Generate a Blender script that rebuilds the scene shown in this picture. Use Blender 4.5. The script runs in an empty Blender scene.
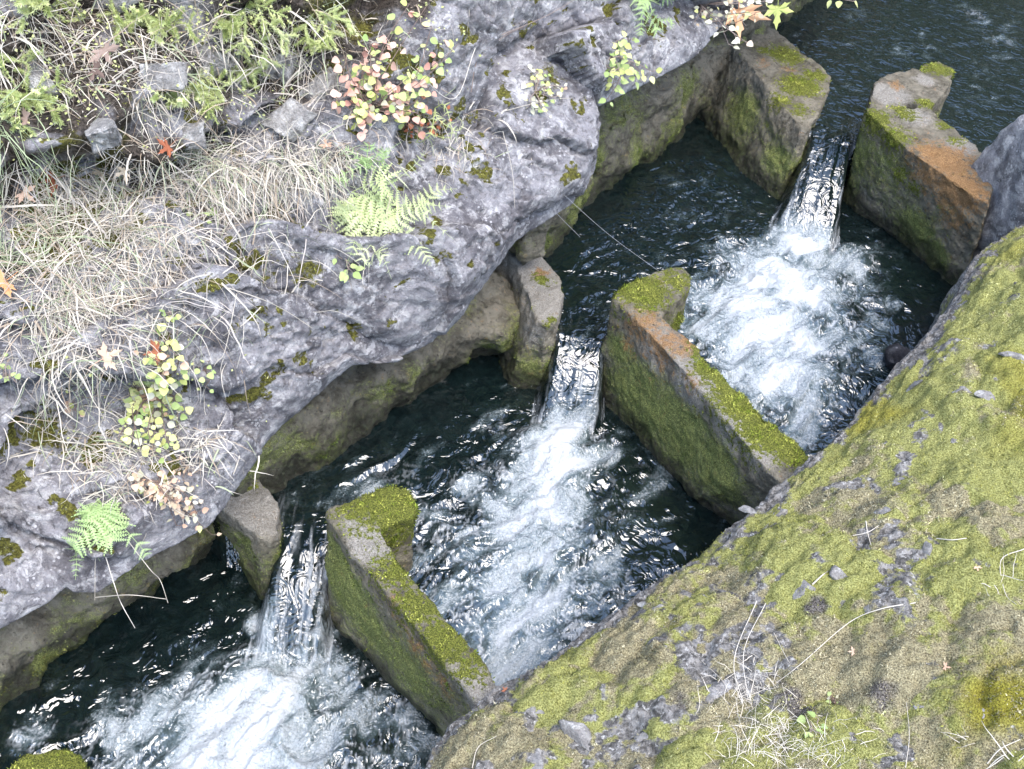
import bpy, bmesh, math, random
import numpy as np
from mathutils import Vector, Matrix
from mathutils.bvhtree import BVHTree
random.seed(4); RNG = np.random.default_rng(7)
scene = bpy.context.scene
COL = scene.collection

# ------------------------------------------------------------------ camera
F = 1100.0; H = 5.6
d = np.array([-192., -1116., -F]); d /= np.linalg.norm(d)       # world down seen by the camera (slight roll)
wz = -d; f_ = np.array([0, 0, -1.]); wy = f_ - f_.dot(wz) * wz; wy /= np.linalg.norm(wy); wx = np.cross(wy, wz)
CM = np.array([wx, wy, wz]); CAM = np.array([0, 0, H])
cam = bpy.data.cameras.new('camera'); camo = bpy.data.objects.new('camera', cam); COL.objects.link(camo)
m4 = Matrix.Identity(4)
for i in range(3):
    for j in range(3): m4[i][j] = CM[i][j]
m4.translation = (0, 0, H); camo.matrix_world = m4
cam.sensor_fit = 'HORIZONTAL'; cam.sensor_width = 36; cam.lens = 36 * F / 1024; cam.clip_start = .05; cam.clip_end = 500
scene.camera = camo

# ------------------------------------------------------------------ sky, sun, exposure
SUN_EL, SUN_AZ = math.radians(68), math.radians(142)      # azimuth measured from +Y towards +X
sv = Vector((math.cos(SUN_EL) * math.sin(SUN_AZ), math.cos(SUN_EL) * math.cos(SUN_AZ), math.sin(SUN_EL)))
w = bpy.data.worlds.new('World'); scene.world = w; w.use_nodes = True
nt = w.node_tree; bg = nt.nodes['Background']; sky = nt.nodes.new('ShaderNodeTexSky')
sky.sky_type = 'NISHITA'; sky.sun_disc = False; sky.sun_elevation = SUN_EL; sky.sun_rotation = SUN_AZ
sky.air_density = 1.0; sky.dust_density = 1.5; sky.ozone_density = 1.0
nt.links.new(sky.outputs[0], bg.inputs[0]); bg.inputs[1].default_value = 0.15
sl = bpy.data.lights.new('sun', 'SUN'); sl.energy = 1.5; sl.angle = math.radians(50); sl.color = (1, .94, .85)
slo = bpy.data.objects.new('sun', sl); COL.objects.link(slo)
slo.rotation_euler = (-sv).to_track_quat('-Z', 'Y').to_euler()
scene.view_settings.view_transform = 'Standard'; scene.view_settings.look = 'None'
scene.view_settings.exposure = 1.8; scene.view_settings.gamma = 1
scene.cycles.max_bounces = 6; scene.cycles.diffuse_bounces = 3; scene.cycles.glossy_bounces = 3
scene.cycles.transparent_max_bounces = 4; scene.cycles.caustics_reflective = False

# ------------------------------------------------------------------ maths helpers
def ray(px, py): return CM @ np.array([px - 512., -(py - 384.5), -F])
def at(px, py, z):
    r = ray(px, py); return CAM + r * ((z - H) / r[2])
def ss(a, b, x):
    t = np.clip((np.asarray(x, float) - a) / (b - a), 0, 1); return t * t * (3 - 2 * t)
def _h(i, j, k, s):
    n = (i.astype(np.int64) * 73856093) ^ (j.astype(np.int64) * 19349663) ^ (k.astype(np.int64) * 83492791) ^ (s * 2654435761)
    n = (n ^ (n >> 13)) * 1274126177 & 0xffffffff
    n = (n ^ (n >> 15)) * 2246822519 & 0xffffffff
    return (n ^ (n >> 13)) & 0xffffffff
def vnoise(P, s=0):                                        # value noise in [-1,1]
    P = np.asarray(P, float); I = np.floor(P).astype(np.int64); f = P - I; f = f * f * f * (f * (f * 6 - 15) + 10)
    r = 0
    for a in (0, 1):
        fa = f[:, 0] if a else 1 - f[:, 0]
        for b in (0, 1):
            fb = f[:, 1] if b else 1 - f[:, 1]
            for c in (0, 1):
                fc = f[:, 2] if c else 1 - f[:, 2]
                r = r + fa * fb * fc * (_h(I[:, 0] + a, I[:, 1] + b, I[:, 2] + c, s) / 2147483647.5 - 1)
    return r
def fbm(P, freq, octv=4, s=0, gain=.5, ridged=False):
    P = np.asarray(P, float); r = 0; a = 1; t = 0
    for o in range(octv):
        n = vnoise(P * freq + 17.3 * o, s + o)
        if ridged: n = 1 - 2 * np.abs(n)
        r = r + a * n; t += a; a *= gain; freq *= 2.03
    return r / t
def worley(P, freq, s=0, full=False):                                  # F1, F2, cell value
    P = np.asarray(P, float) * freq; I = np.floor(P).astype(np.int64)
    f1 = np.full(len(P), 9.); f2 = f1.copy(); cv = np.zeros(len(P)); off = np.zeros(P.shape)
    flat = not np.any(P[:, 2])
    for a in (-1, 0, 1):
        for b in (-1, 0, 1):
            for c in ((0,) if flat else (-1, 0, 1)):
                i, j, k = I[:, 0] + a, I[:, 1] + b, I[:, 2] + c
                q = np.stack([i + _h(i, j, k, s + 1) / 4294967295., j + _h(i, j, k, s + 2) / 4294967295., k + _h(i, j, k, s + 3) / 4294967295.], 1)
                if flat: q[:, 2] = 0
                dd = np.linalg.norm(P - q, axis=1); m = dd < f1
                f2 = np.where(m, f1, np.minimum(f2, dd)); cv = np.where(m, _h(i, j, k, s + 4) / 4294967295., cv); off = np.where(m[:, None], P - q, off); f1 = np.where(m, dd, f1)
    return (f1, f2, cv, off) if full else (f1, f2, cv)
def facets(R, freq, s, tilt, step, crack, cw=.06):
    f1, f2, cv, off = worley(R, freq, s, True); a = cv * 44.
    return ((off[:, 0] * np.cos(a) + off[:, 1] * np.sin(a)) * tilt + (cv * 7.3 % 1 - .5) * step) / freq - crack * np.exp(-((f2 - f1) / cw) ** 2) / freq

# ------------------------------------------------------------------ scene-object helpers
def tag(o, label=None, cat=None, group=None, kind=None):
    if label: o['label'] = label
    if cat: o['category'] = cat
    if group: o['group'] = group
    if kind: o['kind'] = kind
    return o
def empty(name, loc, label, cat, group=None):
    o = bpy.data.objects.new(name, None); COL.objects.link(o); o.location = loc; o.empty_display_size = .05
    return tag(o, label, cat, group)
def link(name, me, mat=None, parent=None):
    o = bpy.data.objects.new(name, me); COL.objects.link(o)
    if mat is not None:
        me.materials.clear()
        for m in (mat if isinstance(mat, (list, tuple)) else [mat]): me.materials.append(m)
    if parent is not None:
        o.parent = parent; o.matrix_parent_inverse = Matrix.Translation(-Vector(parent.location))
    return o
def mesh(name, V, Fs, smooth=True):
    me = bpy.data.meshes.new(name)
    V = np.asarray(V, np.float32); Fs = [np.asarray(Fs)] if not isinstance(Fs, list) else Fs
    if len(Fs) and isinstance(Fs[0], np.ndarray):
        Fa = Fs[0]; n, k = Fa.shape
        me.vertices.add(len(V)); me.vertices.foreach_set('co', V.ravel())
        me.loops.add(n * k); me.loops.foreach_set('vertex_index', Fa.astype(np.int32).ravel())
        me.polygons.add(n); me.polygons.foreach_set('loop_start', np.arange(0, n * k, k, dtype=np.int32))
        me.update(calc_edges=True)
    else:
        me.from_pydata(V.tolist(), [], Fs); me.update()
    if smooth and len(me.polygons): me.polygons.foreach_set('use_smooth', np.ones(len(me.polygons), bool))
    return me
def attr(me, name, arr):
    a = me.attributes.new(name, 'FLOAT', 'POINT'); a.data.foreach_set('value', np.asarray(arr, np.float32))
def frond_sheet(name, V, Fq):
    me = mesh(name, V, Fq, True); me.normals_split_custom_set_from_vertices(FN.astype(np.float32)); return me
def grid_faces(nr, nc):
    i = np.arange(nr * nc).reshape(nr, nc)
    return np.stack([i[:-1, :-1], i[:-1, 1:], i[1:, 1:], i[1:, :-1]], -1).reshape(-1, 4)
def normals(G):                                            # G: (nr,nc,3)
    du = np.gradient(G, axis=0); dv = np.gradient(G, axis=1); n = np.cross(du, dv)
    return n / (np.linalg.norm(n, axis=-1, keepdims=True) + 1e-9)

# ------------------------------------------------------------------ materials
class NT:
    def __init__(s, name, rough=.8, spec=.4):
        s.m = bpy.data.materials.new(name); s.m.use_nodes = True; s.t = s.m.node_tree; s.n = s.t.nodes
        s.b = s.n['Principled BSDF']; s.b.inputs['Roughness'].default_value = rough; s.b.inputs['Specular IOR Level'].default_value = spec
        s.tc = s.n.new('ShaderNodeTexCoord')
    def put(s, sock, v):
        if isinstance(v, bpy.types.NodeSocket): s.t.links.new(v, sock)
        elif isinstance(v, (tuple, list)): sock.default_value = (*v, 1) if len(v) == 3 and sock.type == 'RGBA' else v
        else: sock.default_value = v
    def noise(s, scale, detail=4, rough=.55, dist=0, vec=None):
        n = s.n.new('ShaderNodeTexNoise'); n.inputs['Scale'].default_value = scale; n.inputs['Detail'].default_value = detail
        n.inputs['Roughness'].default_value = rough; n.inputs['Distortion'].default_value = dist
        s.t.links.new(vec or s.tc.outputs['Object'], n.inputs['Vector']); return n.outputs[0]
    def vor(s, scale, feature='F1', rnd=1, vec=None):
        n = s.n.new('ShaderNodeTexVoronoi'); n.feature = feature; n.inputs['Scale'].default_value = scale
        s.t.links.new(vec or s.tc.outputs['Object'], n.inputs['Vector']); return n
    def ramp(s, v, a, b, lo=0., hi=1.):
        n = s.n.new('ShaderNodeMapRange'); n.interpolation_type = 'SMOOTHSTEP'; s.put(n.inputs[0], v)
        for k, x in zip((1, 2, 3, 4), (a, b, lo, hi)): s.put(n.inputs[k], x)
        return n.outputs[0]
    def math(s, op, a, b=0.):
        n = s.n.new('ShaderNodeMath'); n.operation = op; s.put(n.inputs[0], a); s.put(n.inputs[1], b); return n.outputs[0]
    def mix(s, f, a, b):
        n = s.n.new('ShaderNodeMix'); n.data_type = 'RGBA'; s.put(n.inputs[0], f); s.put(n.inputs[6], a); s.put(n.inputs[7], b); return n.outputs[2]
    def attr(s, name):
        n = s.n.new('ShaderNodeAttribute'); n.attribute_name = name; return n.outputs['Fac']
    def bump(s, h, strength=.5, dist=.01, prev=None):
        n = s.n.new('ShaderNodeBump'); s.put(n.inputs['Strength'], strength); n.inputs['Distance'].default_value = dist
        s.put(n.inputs['Height'], h)
        if prev is not None: s.t.links.new(prev, n.inputs['Normal'])
        return n.outputs[0]
    def done(s, col, nrm=None, rough=None):
        s.put(s.b.inputs['Base Color'], col)
        if nrm is not None: s.put(s.b.inputs['Normal'], nrm)
        if rough is not None: s.put(s.b.inputs['Roughness'], rough)
        return s.m

def mat_rock(name, dark, mid, lite, moss=(.105, .10, .018)):
    t = NT(name, .82, .3)
    n1 = t.noise(3.2, 5, .62, .4); n2 = t.noise(15, 5, .7, .3); n3 = t.noise(70, 3, .7)
    c = t.mix(t.ramp(n1, .40, .58), dark, mid)
    c = t.mix(t.math('MULTIPLY', t.ramp(n2, .46, .68), .75), c, lite)
    c = t.mix(t.math('MULTIPLY', t.ramp(n2, .46, .3), .6), c, tuple(x * .45 for x in dark))
    v = t.vor(38); sp = t.math('MULTIPLY', t.ramp(v.outputs['Distance'], .34, .16), t.ramp(t.noise(9, 3), .5, .62))
    c = t.mix(t.math('MULTIPLY', sp, .75), c, (.62, .61, .63))          # pale lichen spots
    bl = t.ramp(t.noise(6.5, 6, .72, 1.0), .54, .64); c = t.mix(t.math('MULTIPLY', bl, .7), c, tuple(min(.66, x * 1.25) for x in lite))
    dk = t.ramp(t.noise(10.5, 6, .75, .8), .57, .66); c = t.mix(t.math('MULTIPLY', dk, .75), c, tuple(x * .38 for x in dark))
    c = t.mix(t.math('MULTIPLY', t.ramp(t.noise(120, 2), .6, .72), .5), c, (.06, .055, .06))
    mo = t.attr('moss'); mn = t.math('ADD', mo, t.math('MULTIPLY', t.math('SUBTRACT', t.noise(26, 4, .7), .5), .9))
    mm = t.ramp(mn, .45, .62)
    mc = t.mix(t.ramp(n3, .35, .65), tuple(x * .4 for x in moss), tuple(x * 1.5 for x in moss))
    c = t.mix(mm, c, mc)
    so = t.ramp(t.attr('soil'), .3, .7)
    c = t.mix(so, c, t.mix(t.ramp(n3, .35, .65), (.02, .016, .012), (.11, .09, .075)))
    nb = t.bump(n2, .6, .03); nb = t.bump(n3, 1.0, .016, nb); nb = t.bump(t.noise(200, 3, .7), .9, .007, nb)
    return t.done(c, nb)
M_cliff = mat_rock('cliff_rock', (.14, .134, .147), (.285, .277, .295), (.52, .51, .515))
M_boulder = mat_rock('boulder_rock', (.15, .15, .16), (.31, .31, .33), (.60, .6, .6))
M_dark = mat_rock('wet_rock', (.02, .02, .025), (.05, .05, .06), (.14, .14, .15))
M_stone = mat_rock('pale_stone', (.24, .23, .225), (.42, .41, .40), (.64, .63, .61))

def mat_concrete():
    t = NT('mossy_concrete', .85, .3)
    n1 = t.noise(7, 5, .65, .3); n2 = t.noise(34, 5, .7); n3 = t.noise(150, 3, .7)
    c = t.mix(t.ramp(n1, .35, .65), (.15, .135, .10), (.32, .29, .225))
    c = t.mix(t.math('MULTIPLY', t.ramp(n2, .5, .68), .7), c, (.34, .315, .27))
    c = t.mix(t.ramp(n2, .44, .28), c, (.04, .035, .027))
    pale = t.ramp(t.math('ADD', t.attr('pale'), t.math('SUBTRACT', n2, .5)), .3, .75)
    c = t.mix(pale, c, t.mix(t.ramp(n3, .35, .65), (.27, .25, .22), (.5, .47, .42)))
    al = t.ramp(t.math('ADD', t.attr('algae'), t.math('MULTIPLY', t.math('SUBTRACT', n2, .5), 1.3)), .3, .8)
    c = t.mix(t.math('MULTIPLY', al, .85), c, t.mix(t.ramp(n3, .4, .65), (.12, .15, .03), (.50, .56, .16)))
    ru = t.math('MULTIPLY', t.ramp(t.math('ADD', t.math('MULTIPLY', t.attr('rust'), .8), t.math('ADD', t.math('MULTIPLY', t.math('SUBTRACT', n2, .5), 2.4), t.math('MULTIPLY', t.math('SUBTRACT', t.noise(13, 4, .7), .5), 1.6))), .2, .85), .9)
    c = t.mix(ru, c, t.mix(t.ramp(n3, .38, .66), (.26, .13, .05), (.60, .36, .16)))
    mo = t.ramp(t.math('ADD', t.attr('moss'), t.math('MULTIPLY', t.math('SUBTRACT', n2, .5), 2.6)), .42, .70)
    c = t.mix(mo, c, t.mix(t.ramp(n3, .36, .66), (.05, .065, .008), (.30, .32, .06)))
    wet = t.ramp(t.attr('wet'), .3, 1.0)  # damp near the waterline, plus shade painted into the round hole
    c = t.mix(t.math('MULTIPLY', wet, .8), c, t.mix(t.ramp(n2, .4, .62), (.012, .014, .010), (.035, .05, .025)))
    nb = t.bump(n2, 1.0, .05); nb = t.bump(n3, 1.0, .014, nb)
    return t.done(c, nb, t.ramp(t.attr('wet'), .2, .9, .88, .45))
M_conc = mat_concrete()

def mat_bank():
    t = NT('mossy_bank', .9, .2)
    n1 = t.noise(5, 5, .65, .3); n2 = t.noise(28, 4, .7); n3 = t.noise(140, 3, .75)
    rock = t.mix(t.ramp(n2, .36, .66), (.10, .096, .09), (.40, .385, .37))
    rock = t.mix(t.ramp(t.noise(45, 4, .7), .54, .66), rock, (.62, .61, .59))
    g = t.mix(t.ramp(n3, .34, .66), (.15, .155, .04), (.50, .51, .19))
    br = t.mix(t.ramp(n3, .34, .66), (.14, .12, .07), (.52, .47, .29))
    ol = t.mix(t.ramp(n3, .34, .66), (.13, .115, .016), (.42, .39, .06))
    mo = t.mix(t.ramp(t.math('ADD', t.attr('brown'), t.math('MULTIPLY', t.math('SUBTRACT', n2, .5), .7)), .35, .75), g, br)
    mo = t.mix(t.ramp(t.attr('olive'), .4, .8), mo, ol)
    k = t.ramp(t.math('ADD', t.attr('moss'), t.math('MULTIPLY', t.math('SUBTRACT', n2, .5), 1.0)), .4, .6)
    c = t.mix(k, rock, mo)
    c = t.mix(t.ramp(t.attr('soil'), .35, .7), c, t.mix(t.ramp(n3, .4, .6), (.04, .035, .03), (.25, .23, .21)))
    nb = t.bump(n2, .8, .03); nb = t.bump(n3, 1.0, .016, nb)
    return t.done(c, nb)
M_bank = mat_bank()

def mat_water():
    t = NT('river_water', .07, 1.0)
    t.b.inputs['IOR'].default_value = 1.6
    fo = t.attr('foam'); st = t.attr('streak')
    n1 = t.noise(12, 6, .68, 1.2); n2 = t.noise(60, 4, .75, .8)
    nn = t.math('ADD', t.math('MULTIPLY', t.attr('fno'), .75), t.math('MULTIPLY', t.math('SUBTRACT', n2, .5), .5))
    vb = t.vor(75).outputs['Distance']; nn = t.math('ADD', nn, t.math('MULTIPLY', t.math('SUBTRACT', .42, vb), .22)); a = t.math('ADD', fo, nn)
    deep = t.mix(t.ramp(n1, .3, .7), (.002, .005, .006), (.006, .013, .013))
    aer = t.ramp(t.math('ADD', fo, t.math('MULTIPLY', nn, .7)), .18, .85)
    c = t.mix(t.math('MULTIPLY', aer, .9), deep, (.16, .215, .24))
    fm = t.math('MAXIMUM', t.ramp(a, .44, 1.12), st)
    c = t.mix(fm, c, (.54, .585, .64))
    nb = t.bump(t.noise(9, 2, .5, 1.6), t.math('ADD', t.math('MULTIPLY', t.attr('turb'), .62), .28), .045)
    nb = t.bump(t.math('MULTIPLY', fm, n2), .8, .02, nb)
    return t.done(c, nb, t.ramp(fm, 0, 1, .025, .6))
M_water = mat_water()

def mat_leaf(name, a, b, trans=.25, spots=None):
    t = NT(name, .6, .3)
    oi = t.n.new('ShaderNodeObjectInfo')
    n = t.math('ADD', t.math('MULTIPLY', oi.outputs['Random'], .6), t.math('MULTIPLY', t.noise(40, 3, .6), .5))
    c = t.mix(t.ramp(n, .15, .85), a, b)
    if spots: c = t.mix(t.ramp(t.noise(90, 3), .6, .7), c, spots)
    t.m.node_tree.nodes  # keep
    tr = t.n.new('ShaderNodeBsdfTranslucent'); t.put(tr.inputs[0], c)
    mx = t.n.new('ShaderNodeMixShader'); mx.inputs[0].default_value = trans
    t.done(c); t.t.links.new(t.b.outputs[0], mx.inputs[1]); t.t.links.new(tr.outputs[0], mx.inputs[2])
    t.t.links.new(mx.outputs[0], t.n['Material Output'].inputs[0])
    return t.m
L_green = mat_leaf('leaf_green', (.28, .40, .13), (.48, .58, .24))
L_yellow = mat_leaf('leaf_yellow_green', (.46, .52, .16), (.70, .70, .32))
L_pink = mat_leaf('leaf_pink', (.60, .30, .24), (.76, .52, .42))
L_tan = mat_leaf('leaf_tan', (.46, .36, .25), (.64, .54, .42))
L_pale = mat_leaf('leaf_pale', (.48, .48, .34), (.70, .68, .54))
L_rust = mat_leaf('leaf_rust', (.32, .10, .05), (.50, .20, .11))
L_orange = mat_leaf('leaf_orange', (.66, .32, .14), (.80, .48, .26), .25, (.6, .2, .08))
L_peach = mat_leaf('leaf_peach', (.80, .46, .26), (.86, .62, .44), .25)
L_salmon = mat_leaf('leaf_salmon', (.62, .40, .28), (.72, .50, .37))
L_brown = mat_leaf('leaf_brown', (.20, .14, .12), (.36, .27, .23))
L_fern = mat_leaf('fern_green', (.30, .46, .18), (.46, .60, .28), .3)
L_fernp = mat_leaf('fern_pale', (.48, .56, .27), (.68, .74, .42), .3)
L_needle = mat_leaf('needle_green', (.54, .62, .26), (.74, .78, .44), .3)
M_straw = mat_leaf('dry_straw', (.52, .47, .39), (.80, .75, .66), .15)
M_straw2 = mat_leaf('grey_straw', (.36, .32, .29), (.62, .57, .52), .15)
M_straw3 = mat_leaf('brown_straw', (.20, .15, .11), (.42, .34, .26), .1)
M_gblade = mat_leaf('green_blade', (.34, .41, .24), (.56, .60, .42), .25)
M_twig = mat_leaf('twig_bark', (.16, .11, .09), (.30, .24, .21), .05)
M_twigp = mat_leaf('pale_twig', (.50, .45, .37), (.70, .65, .57), .1)
M_thread = NT('spider_thread', .4).done((.6, .6, .62))
def mat_fronds(name, lo, mid, hi):
    t = NT(name, .8, .15); a = t.noise(9, 4, .6); b = t.noise(110, 2, .6)
    c = t.mix(t.ramp(t.math('ADD', t.math('MULTIPLY', t.math('SUBTRACT', a, .5), 1.2), t.attr('tone')), .1, .9), mid, hi); c = t.mix(t.ramp(b, .62, .36), c, lo); return t.done(c)
M_mossf = mat_fronds('moss_fronds', (.13, .135, .03), (.40, .41, .10), (.70, .71, .33))
M_mossd = mat_fronds('moss_wall_fronds', (.05, .07, .008), (.20, .27, .03), (.50, .52, .12))
M_algae = mat_fronds('algae_fronds', (.08, .10, .025), (.30, .40, .08), (.64, .66, .26))
M_mossb = mat_fronds('moss_brown_fronds', (.13, .11, .06), (.36, .33, .18), (.62, .58, .40))

# ------------------------------------------------------------------ the channel frame and the pool levels
U2 = np.array([.62, .79]); U2 /= np.linalg.norm(U2); O2 = np.array([-U2[1], U2[0]])
PL = [0., .42, .82, 1.24]                                  # water levels, downstream to upstream
def sw(p): p = np.asarray(p); return p[..., :2] @ U2, p[..., :2] @ O2
def px_sw(x, y, z): return sw(at(x, y, z))

# ------------------------------------------------------------------ water
CH = [((304, 538), (288, 664), 48, 55), ((581, 340), (567, 428), 46, 50), ((831, 140), (803, 242), 38, 48)]   # crest px, toe px, widths px
BARS = [[(222, 500, .62), (268, 515, .62), (352, 520, .95), (505, 688, .95)],
        [(505, 270, 1.0), (545, 300, 1.0), (650, 306, 1.25), (800, 448, 1.25)],
        [(745, 40, 1.42), (815, 100, 1.42), (885, 100, 1.6), (975, 170, 1.6)]]
FOAM = [[(285, 672, 26, 1), (272, 700, 42, 1.1), (255, 728, 52, 1.1), (235, 762, 66, 1.05), (160, 720, 30, .62), (320, 690, 40, .62), (372, 722, 46, .45), (262, 628, 13, .8),
         (205, 690, 38, .42), (415, 752, 22, .45), (130, 750, 50, .4), (315, 745, 60, .55), (390, 700, 30, .35), (35, 735, 18, .55), (300, 640, 34, .5)],
        [(566, 436, 22, 1.05), (556, 462, 36, 1.1), (540, 500, 42, 1.02), (532, 550, 52, .85), (520, 600, 66, .74), (508, 645, 55, .72), (468, 560, 50, .56), (448, 602, 36, .55),
         (592, 575, 44, .45), (440, 530, 40, .42), (478, 485, 36, .40), (600, 450, 20, .7), (610, 500, 40, .3), (400, 480, 60, .28), (650, 470, 50, .22), (495, 430, 30, .3)],
        [(802, 250, 30, 1.1), (786, 285, 52, 1.12), (764, 330, 58, 1.1), (738, 300, 36, .72), (776, 376, 48, .98), (800, 424, 34, .66), (712, 300, 26, .8), (826, 330, 44, .55),
         (848, 262, 30, .6), (862, 300, 40, .38), (700, 325, 26, .7), (735, 255, 30, .5), (880, 250, 30, .25), (700, 210, 50, .2)],
        [(975, 15, 30, .30), (1000, 40, 30, .25), (930, 60, 60, .15)]]
def build_water():
    s = np.concatenate([np.arange(.05, 8.2, .0115), np.arange(8.2, 13, .022)]); wv = np.arange(.45, 5.4, .0115)
    S, W = np.meshgrid(s, wv, indexing='ij'); sh = S.shape; S = S.ravel(); W = W.ravel()
    xy = S[:, None] * U2 + W[:, None] * O2
    z = np.full(len(S), PL[0]); foam = np.zeros(len(S)); chm = np.zeros(len(S)); streak = np.zeros(len(S)); pool = np.zeros(len(S), int)
    turb = np.zeros(len(S))
    for k in range(3):
        pts = sorted([(float(b), float(a)) for a, b in (px_sw(*q) for q in BARS[k])])
        sb = np.interp(W, [p[0] for p in pts], [p[1] for p in pts])
        up = S > sb
        z = np.where(up, PL[k + 1], z); pool = np.where(up, k + 1, pool)
    P3 = np.concatenate([xy, z[:, None]], 1)
    for k in range(4):
        for (x, y, r, a) in FOAM[k]:
            c = at(x, y, PL[k]); r_ = r / (140. if k < 2 else 124.)
            dd = np.hypot(xy[:, 0] - c[0], xy[:, 1] - c[1])
            turb = np.where(pool == k, np.maximum(turb, min(1, a) * np.exp(-(dd / (r_ * 2.7)) ** 2)), turb)
            foam = np.where(pool == k, np.maximum(foam, a * np.exp(-(dd / r_) ** 2 * .9)), foam)
    # waves: choppier where there is foam
    Q = np.stack([xy[:, 0], xy[:, 1], np.zeros(len(S))], 1)
    wx_ = fbm(Q, 3., 3, 3); wy_ = fbm(Q, 3., 3, 9)
    Qd = Q + .16 * np.stack([wx_, wy_, 0 * wx_], 1)
    Qs = np.stack([S * .75, W * 1.1, 0 * S], 1) + .14 * np.stack([wx_, wy_, 0 * wx_], 1)
    amp = .6 + .55 * ss(.05, .5, foam)
    calm = ss(-.35, .35, fbm(Q, 1.1, 2, 31))
    calm = np.maximum(calm, ss(.05, .4, foam))
    sx_ = .30 * np.stack([fbm(Q, 1.6, 3, 71), fbm(Q, 1.6, 3, 73), 0 * wx_], 1)                  # eddies
    Qr = (np.stack([S * .62, W * 1.35, 0 * S], 1) + sx_)
    amp = amp * (1 - .62 * (pool == 3)); turb = np.clip(turb, 0, 1) * (.55 + .45 * ss(-.2, .3, fbm(Q, 1.3, 3, 33))); h = (fbm(Qs, 2.6, 2, 12) * .026 + fbm(Qr, 5.2, 2, 14, .5, True) * .034 + fbm(Qr + 5, 11, 2, 15, .5, True) * .011) * amp * (.36 + .34 * calm + .50 * turb)
    lump = (fbm(Qd, 6, 4, 22, .6) * .07 + .03) * ss(.45, 1.1, foam)
    Qa = np.stack([S * .75, W * 1.35, 0 * S], 1) + .5 * sx_ + .10 * np.stack([wx_, wy_, 0 * wx_], 1)
    fno = fbm(Qa, 7, 6, 81, .64)
    z = z + h + lump
    for k, (c, t, w0, w1) in enumerate(CH):
        C = at(*c, PL[k + 1]); T = at(*t, PL[k]); D = T[:2] - C[:2]; L = np.linalg.norm(D); D = D / L; Nn = np.array([-D[1], D[0]])
        q = xy - C[:2]; x = q @ D / L; y = q @ Nn
        sc = [128., 112., 95.][k]
        hw = (w0 + (w1 - w0) * np.clip(x, 0, 1)) / sc * .5
        xe = np.clip(x, -1, 1.15) + .0
        prof = np.where(xe < -.12, 1, 1 - .95 * (np.clip((xe + .12) / 1.12, 0, 1)) ** 2.0)
        zc = PL[k] + (PL[k + 1] - PL[k]) * prof
        # rounded cross-section, folds running down the chute
        fold = fbm(np.stack([y * 22, x * L * 1.6, 0 * x], 1), 1, 3, 40 + k, .6)
        zc = zc + .016 * fold * ss(-.3, .2, x) - .05 * (np.clip(np.abs(y) / hw, 0, 1.3) ** 4) * ss(0, .3, x)
        ya = np.abs(y) / hw
        edge = ss(1.22, .72, ya)
        both = (pool == k) | (pool == k + 1)
        down = both & (x > 0) & (x < 1.05) & (ya < 1.22)
        z = np.where(down, np.where(pool == k, np.maximum(z, PL[k] - .02 + (zc - PL[k] + .02) * edge), zc), z)
        upz = both & (x <= 0) & (x > -2.5) & (ya < 1.2) & (pool == k)
        z = np.where(upz, zc + h, z); z = np.where(both & (x <= 0) & (x > -1) & (ya < 1.5) & (pool == k + 1), np.minimum(z, zc + h), z)
        ok = down | upz
        turb = np.where(ok, np.maximum(turb, .35), turb); inn = ok & (pool == k)
        yw = y + .03 * fbm(np.stack([y * 3, x * L * 4, 0 * x], 1), 1, 3, 45 + k) * (1 + x); f2 = fbm(np.stack([yw * 40, x * L * 4.5, 0 * x], 1), 1, 4, 50 + k, .7)
        stv = ss(-.25, .65, f2 - (.34 if k == 0 else .5) + .25 * np.clip(x, 0, 1.1) + .25 * ya ** 2) * ss(-.7, .2, x) * (np.abs(y) < hw * 1.1) * ss(1.16, .95, x) * ((pool == k) | (pool == k + 1))
        streak = np.maximum(streak, stv * .75)
        foam = np.where(inn, np.minimum(foam, .10 + .04 * k * 0 + .28 * ya ** 2 + .6 * ss(.76, 1.02, x + .2 * ya ** 2)), foam)
    # fine foam filaments over the churned pools, also standing in as painted glints
    Qf = Q + .22 * np.stack([fbm(Q, 4.5, 3, 63), fbm(Q, 4.5, 3, 69), 0 * wx_], 1); fil = ss(.80, .97, 1 - np.abs(fbm(Qf, 11, 4, 61, .62)) * 1.9) * ss(.22, .55, foam + .10 * calm)
    streak = np.maximum(streak, fil * .5)
    foam = foam + .05
    V = np.concatenate([xy, z[:, None]], 1)
    me = mesh('water', V, grid_faces(*sh))
    attr(me, 'foam', foam); attr(me, 'turb', turb); attr(me, 'fno', fno); attr(me, 'streak', streak)
    o = link('water', me, M_water); tag(o, kind='structure')
build_water()
bed = mesh('riverbed', [(-9, -2, -.9), (12, -2, -.9), (12, 18, -.9), (-9, 18, -.9)], [(0, 1, 2, 3)], False)
tb = NT('riverbed_silt'); link('riverbed', bed, tb.done(tb.mix(tb.ramp(tb.noise(3), .3, .7), (.03, .03, .025), (.07, .065, .05))))['kind'] = 'structure'

def build_hill():
    x = np.linspace(-16, 26, 90); t = np.linspace(0, 1, 60); X, T = np.meshgrid(x, t, indexing='ij')
    Y = 15.5 + T * 9 - .25 * np.abs(X - 6); Z = -.8 + 14 * T ** .8; P = np.stack([X.ravel(), Y.ravel(), Z.ravel()], 1)
    k = fbm(P, .35, 5, 501, .6) * 1.6; P[:, 1] -= k; P[:, 2] += .5 * k
    t_ = NT('wooded_slope', .9, .2); n = t_.noise(1.2, 6, .7)
    o = link('hillside', mesh('hillside', P, grid_faces(90, 60)), t_.done(t_.mix(t_.ramp(n, .4, .62), (.035, .05, .022), (.10, .105, .085)), t_.bump(n, 1, .4))); o['kind'] = 'structure'
build_hill()
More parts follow.
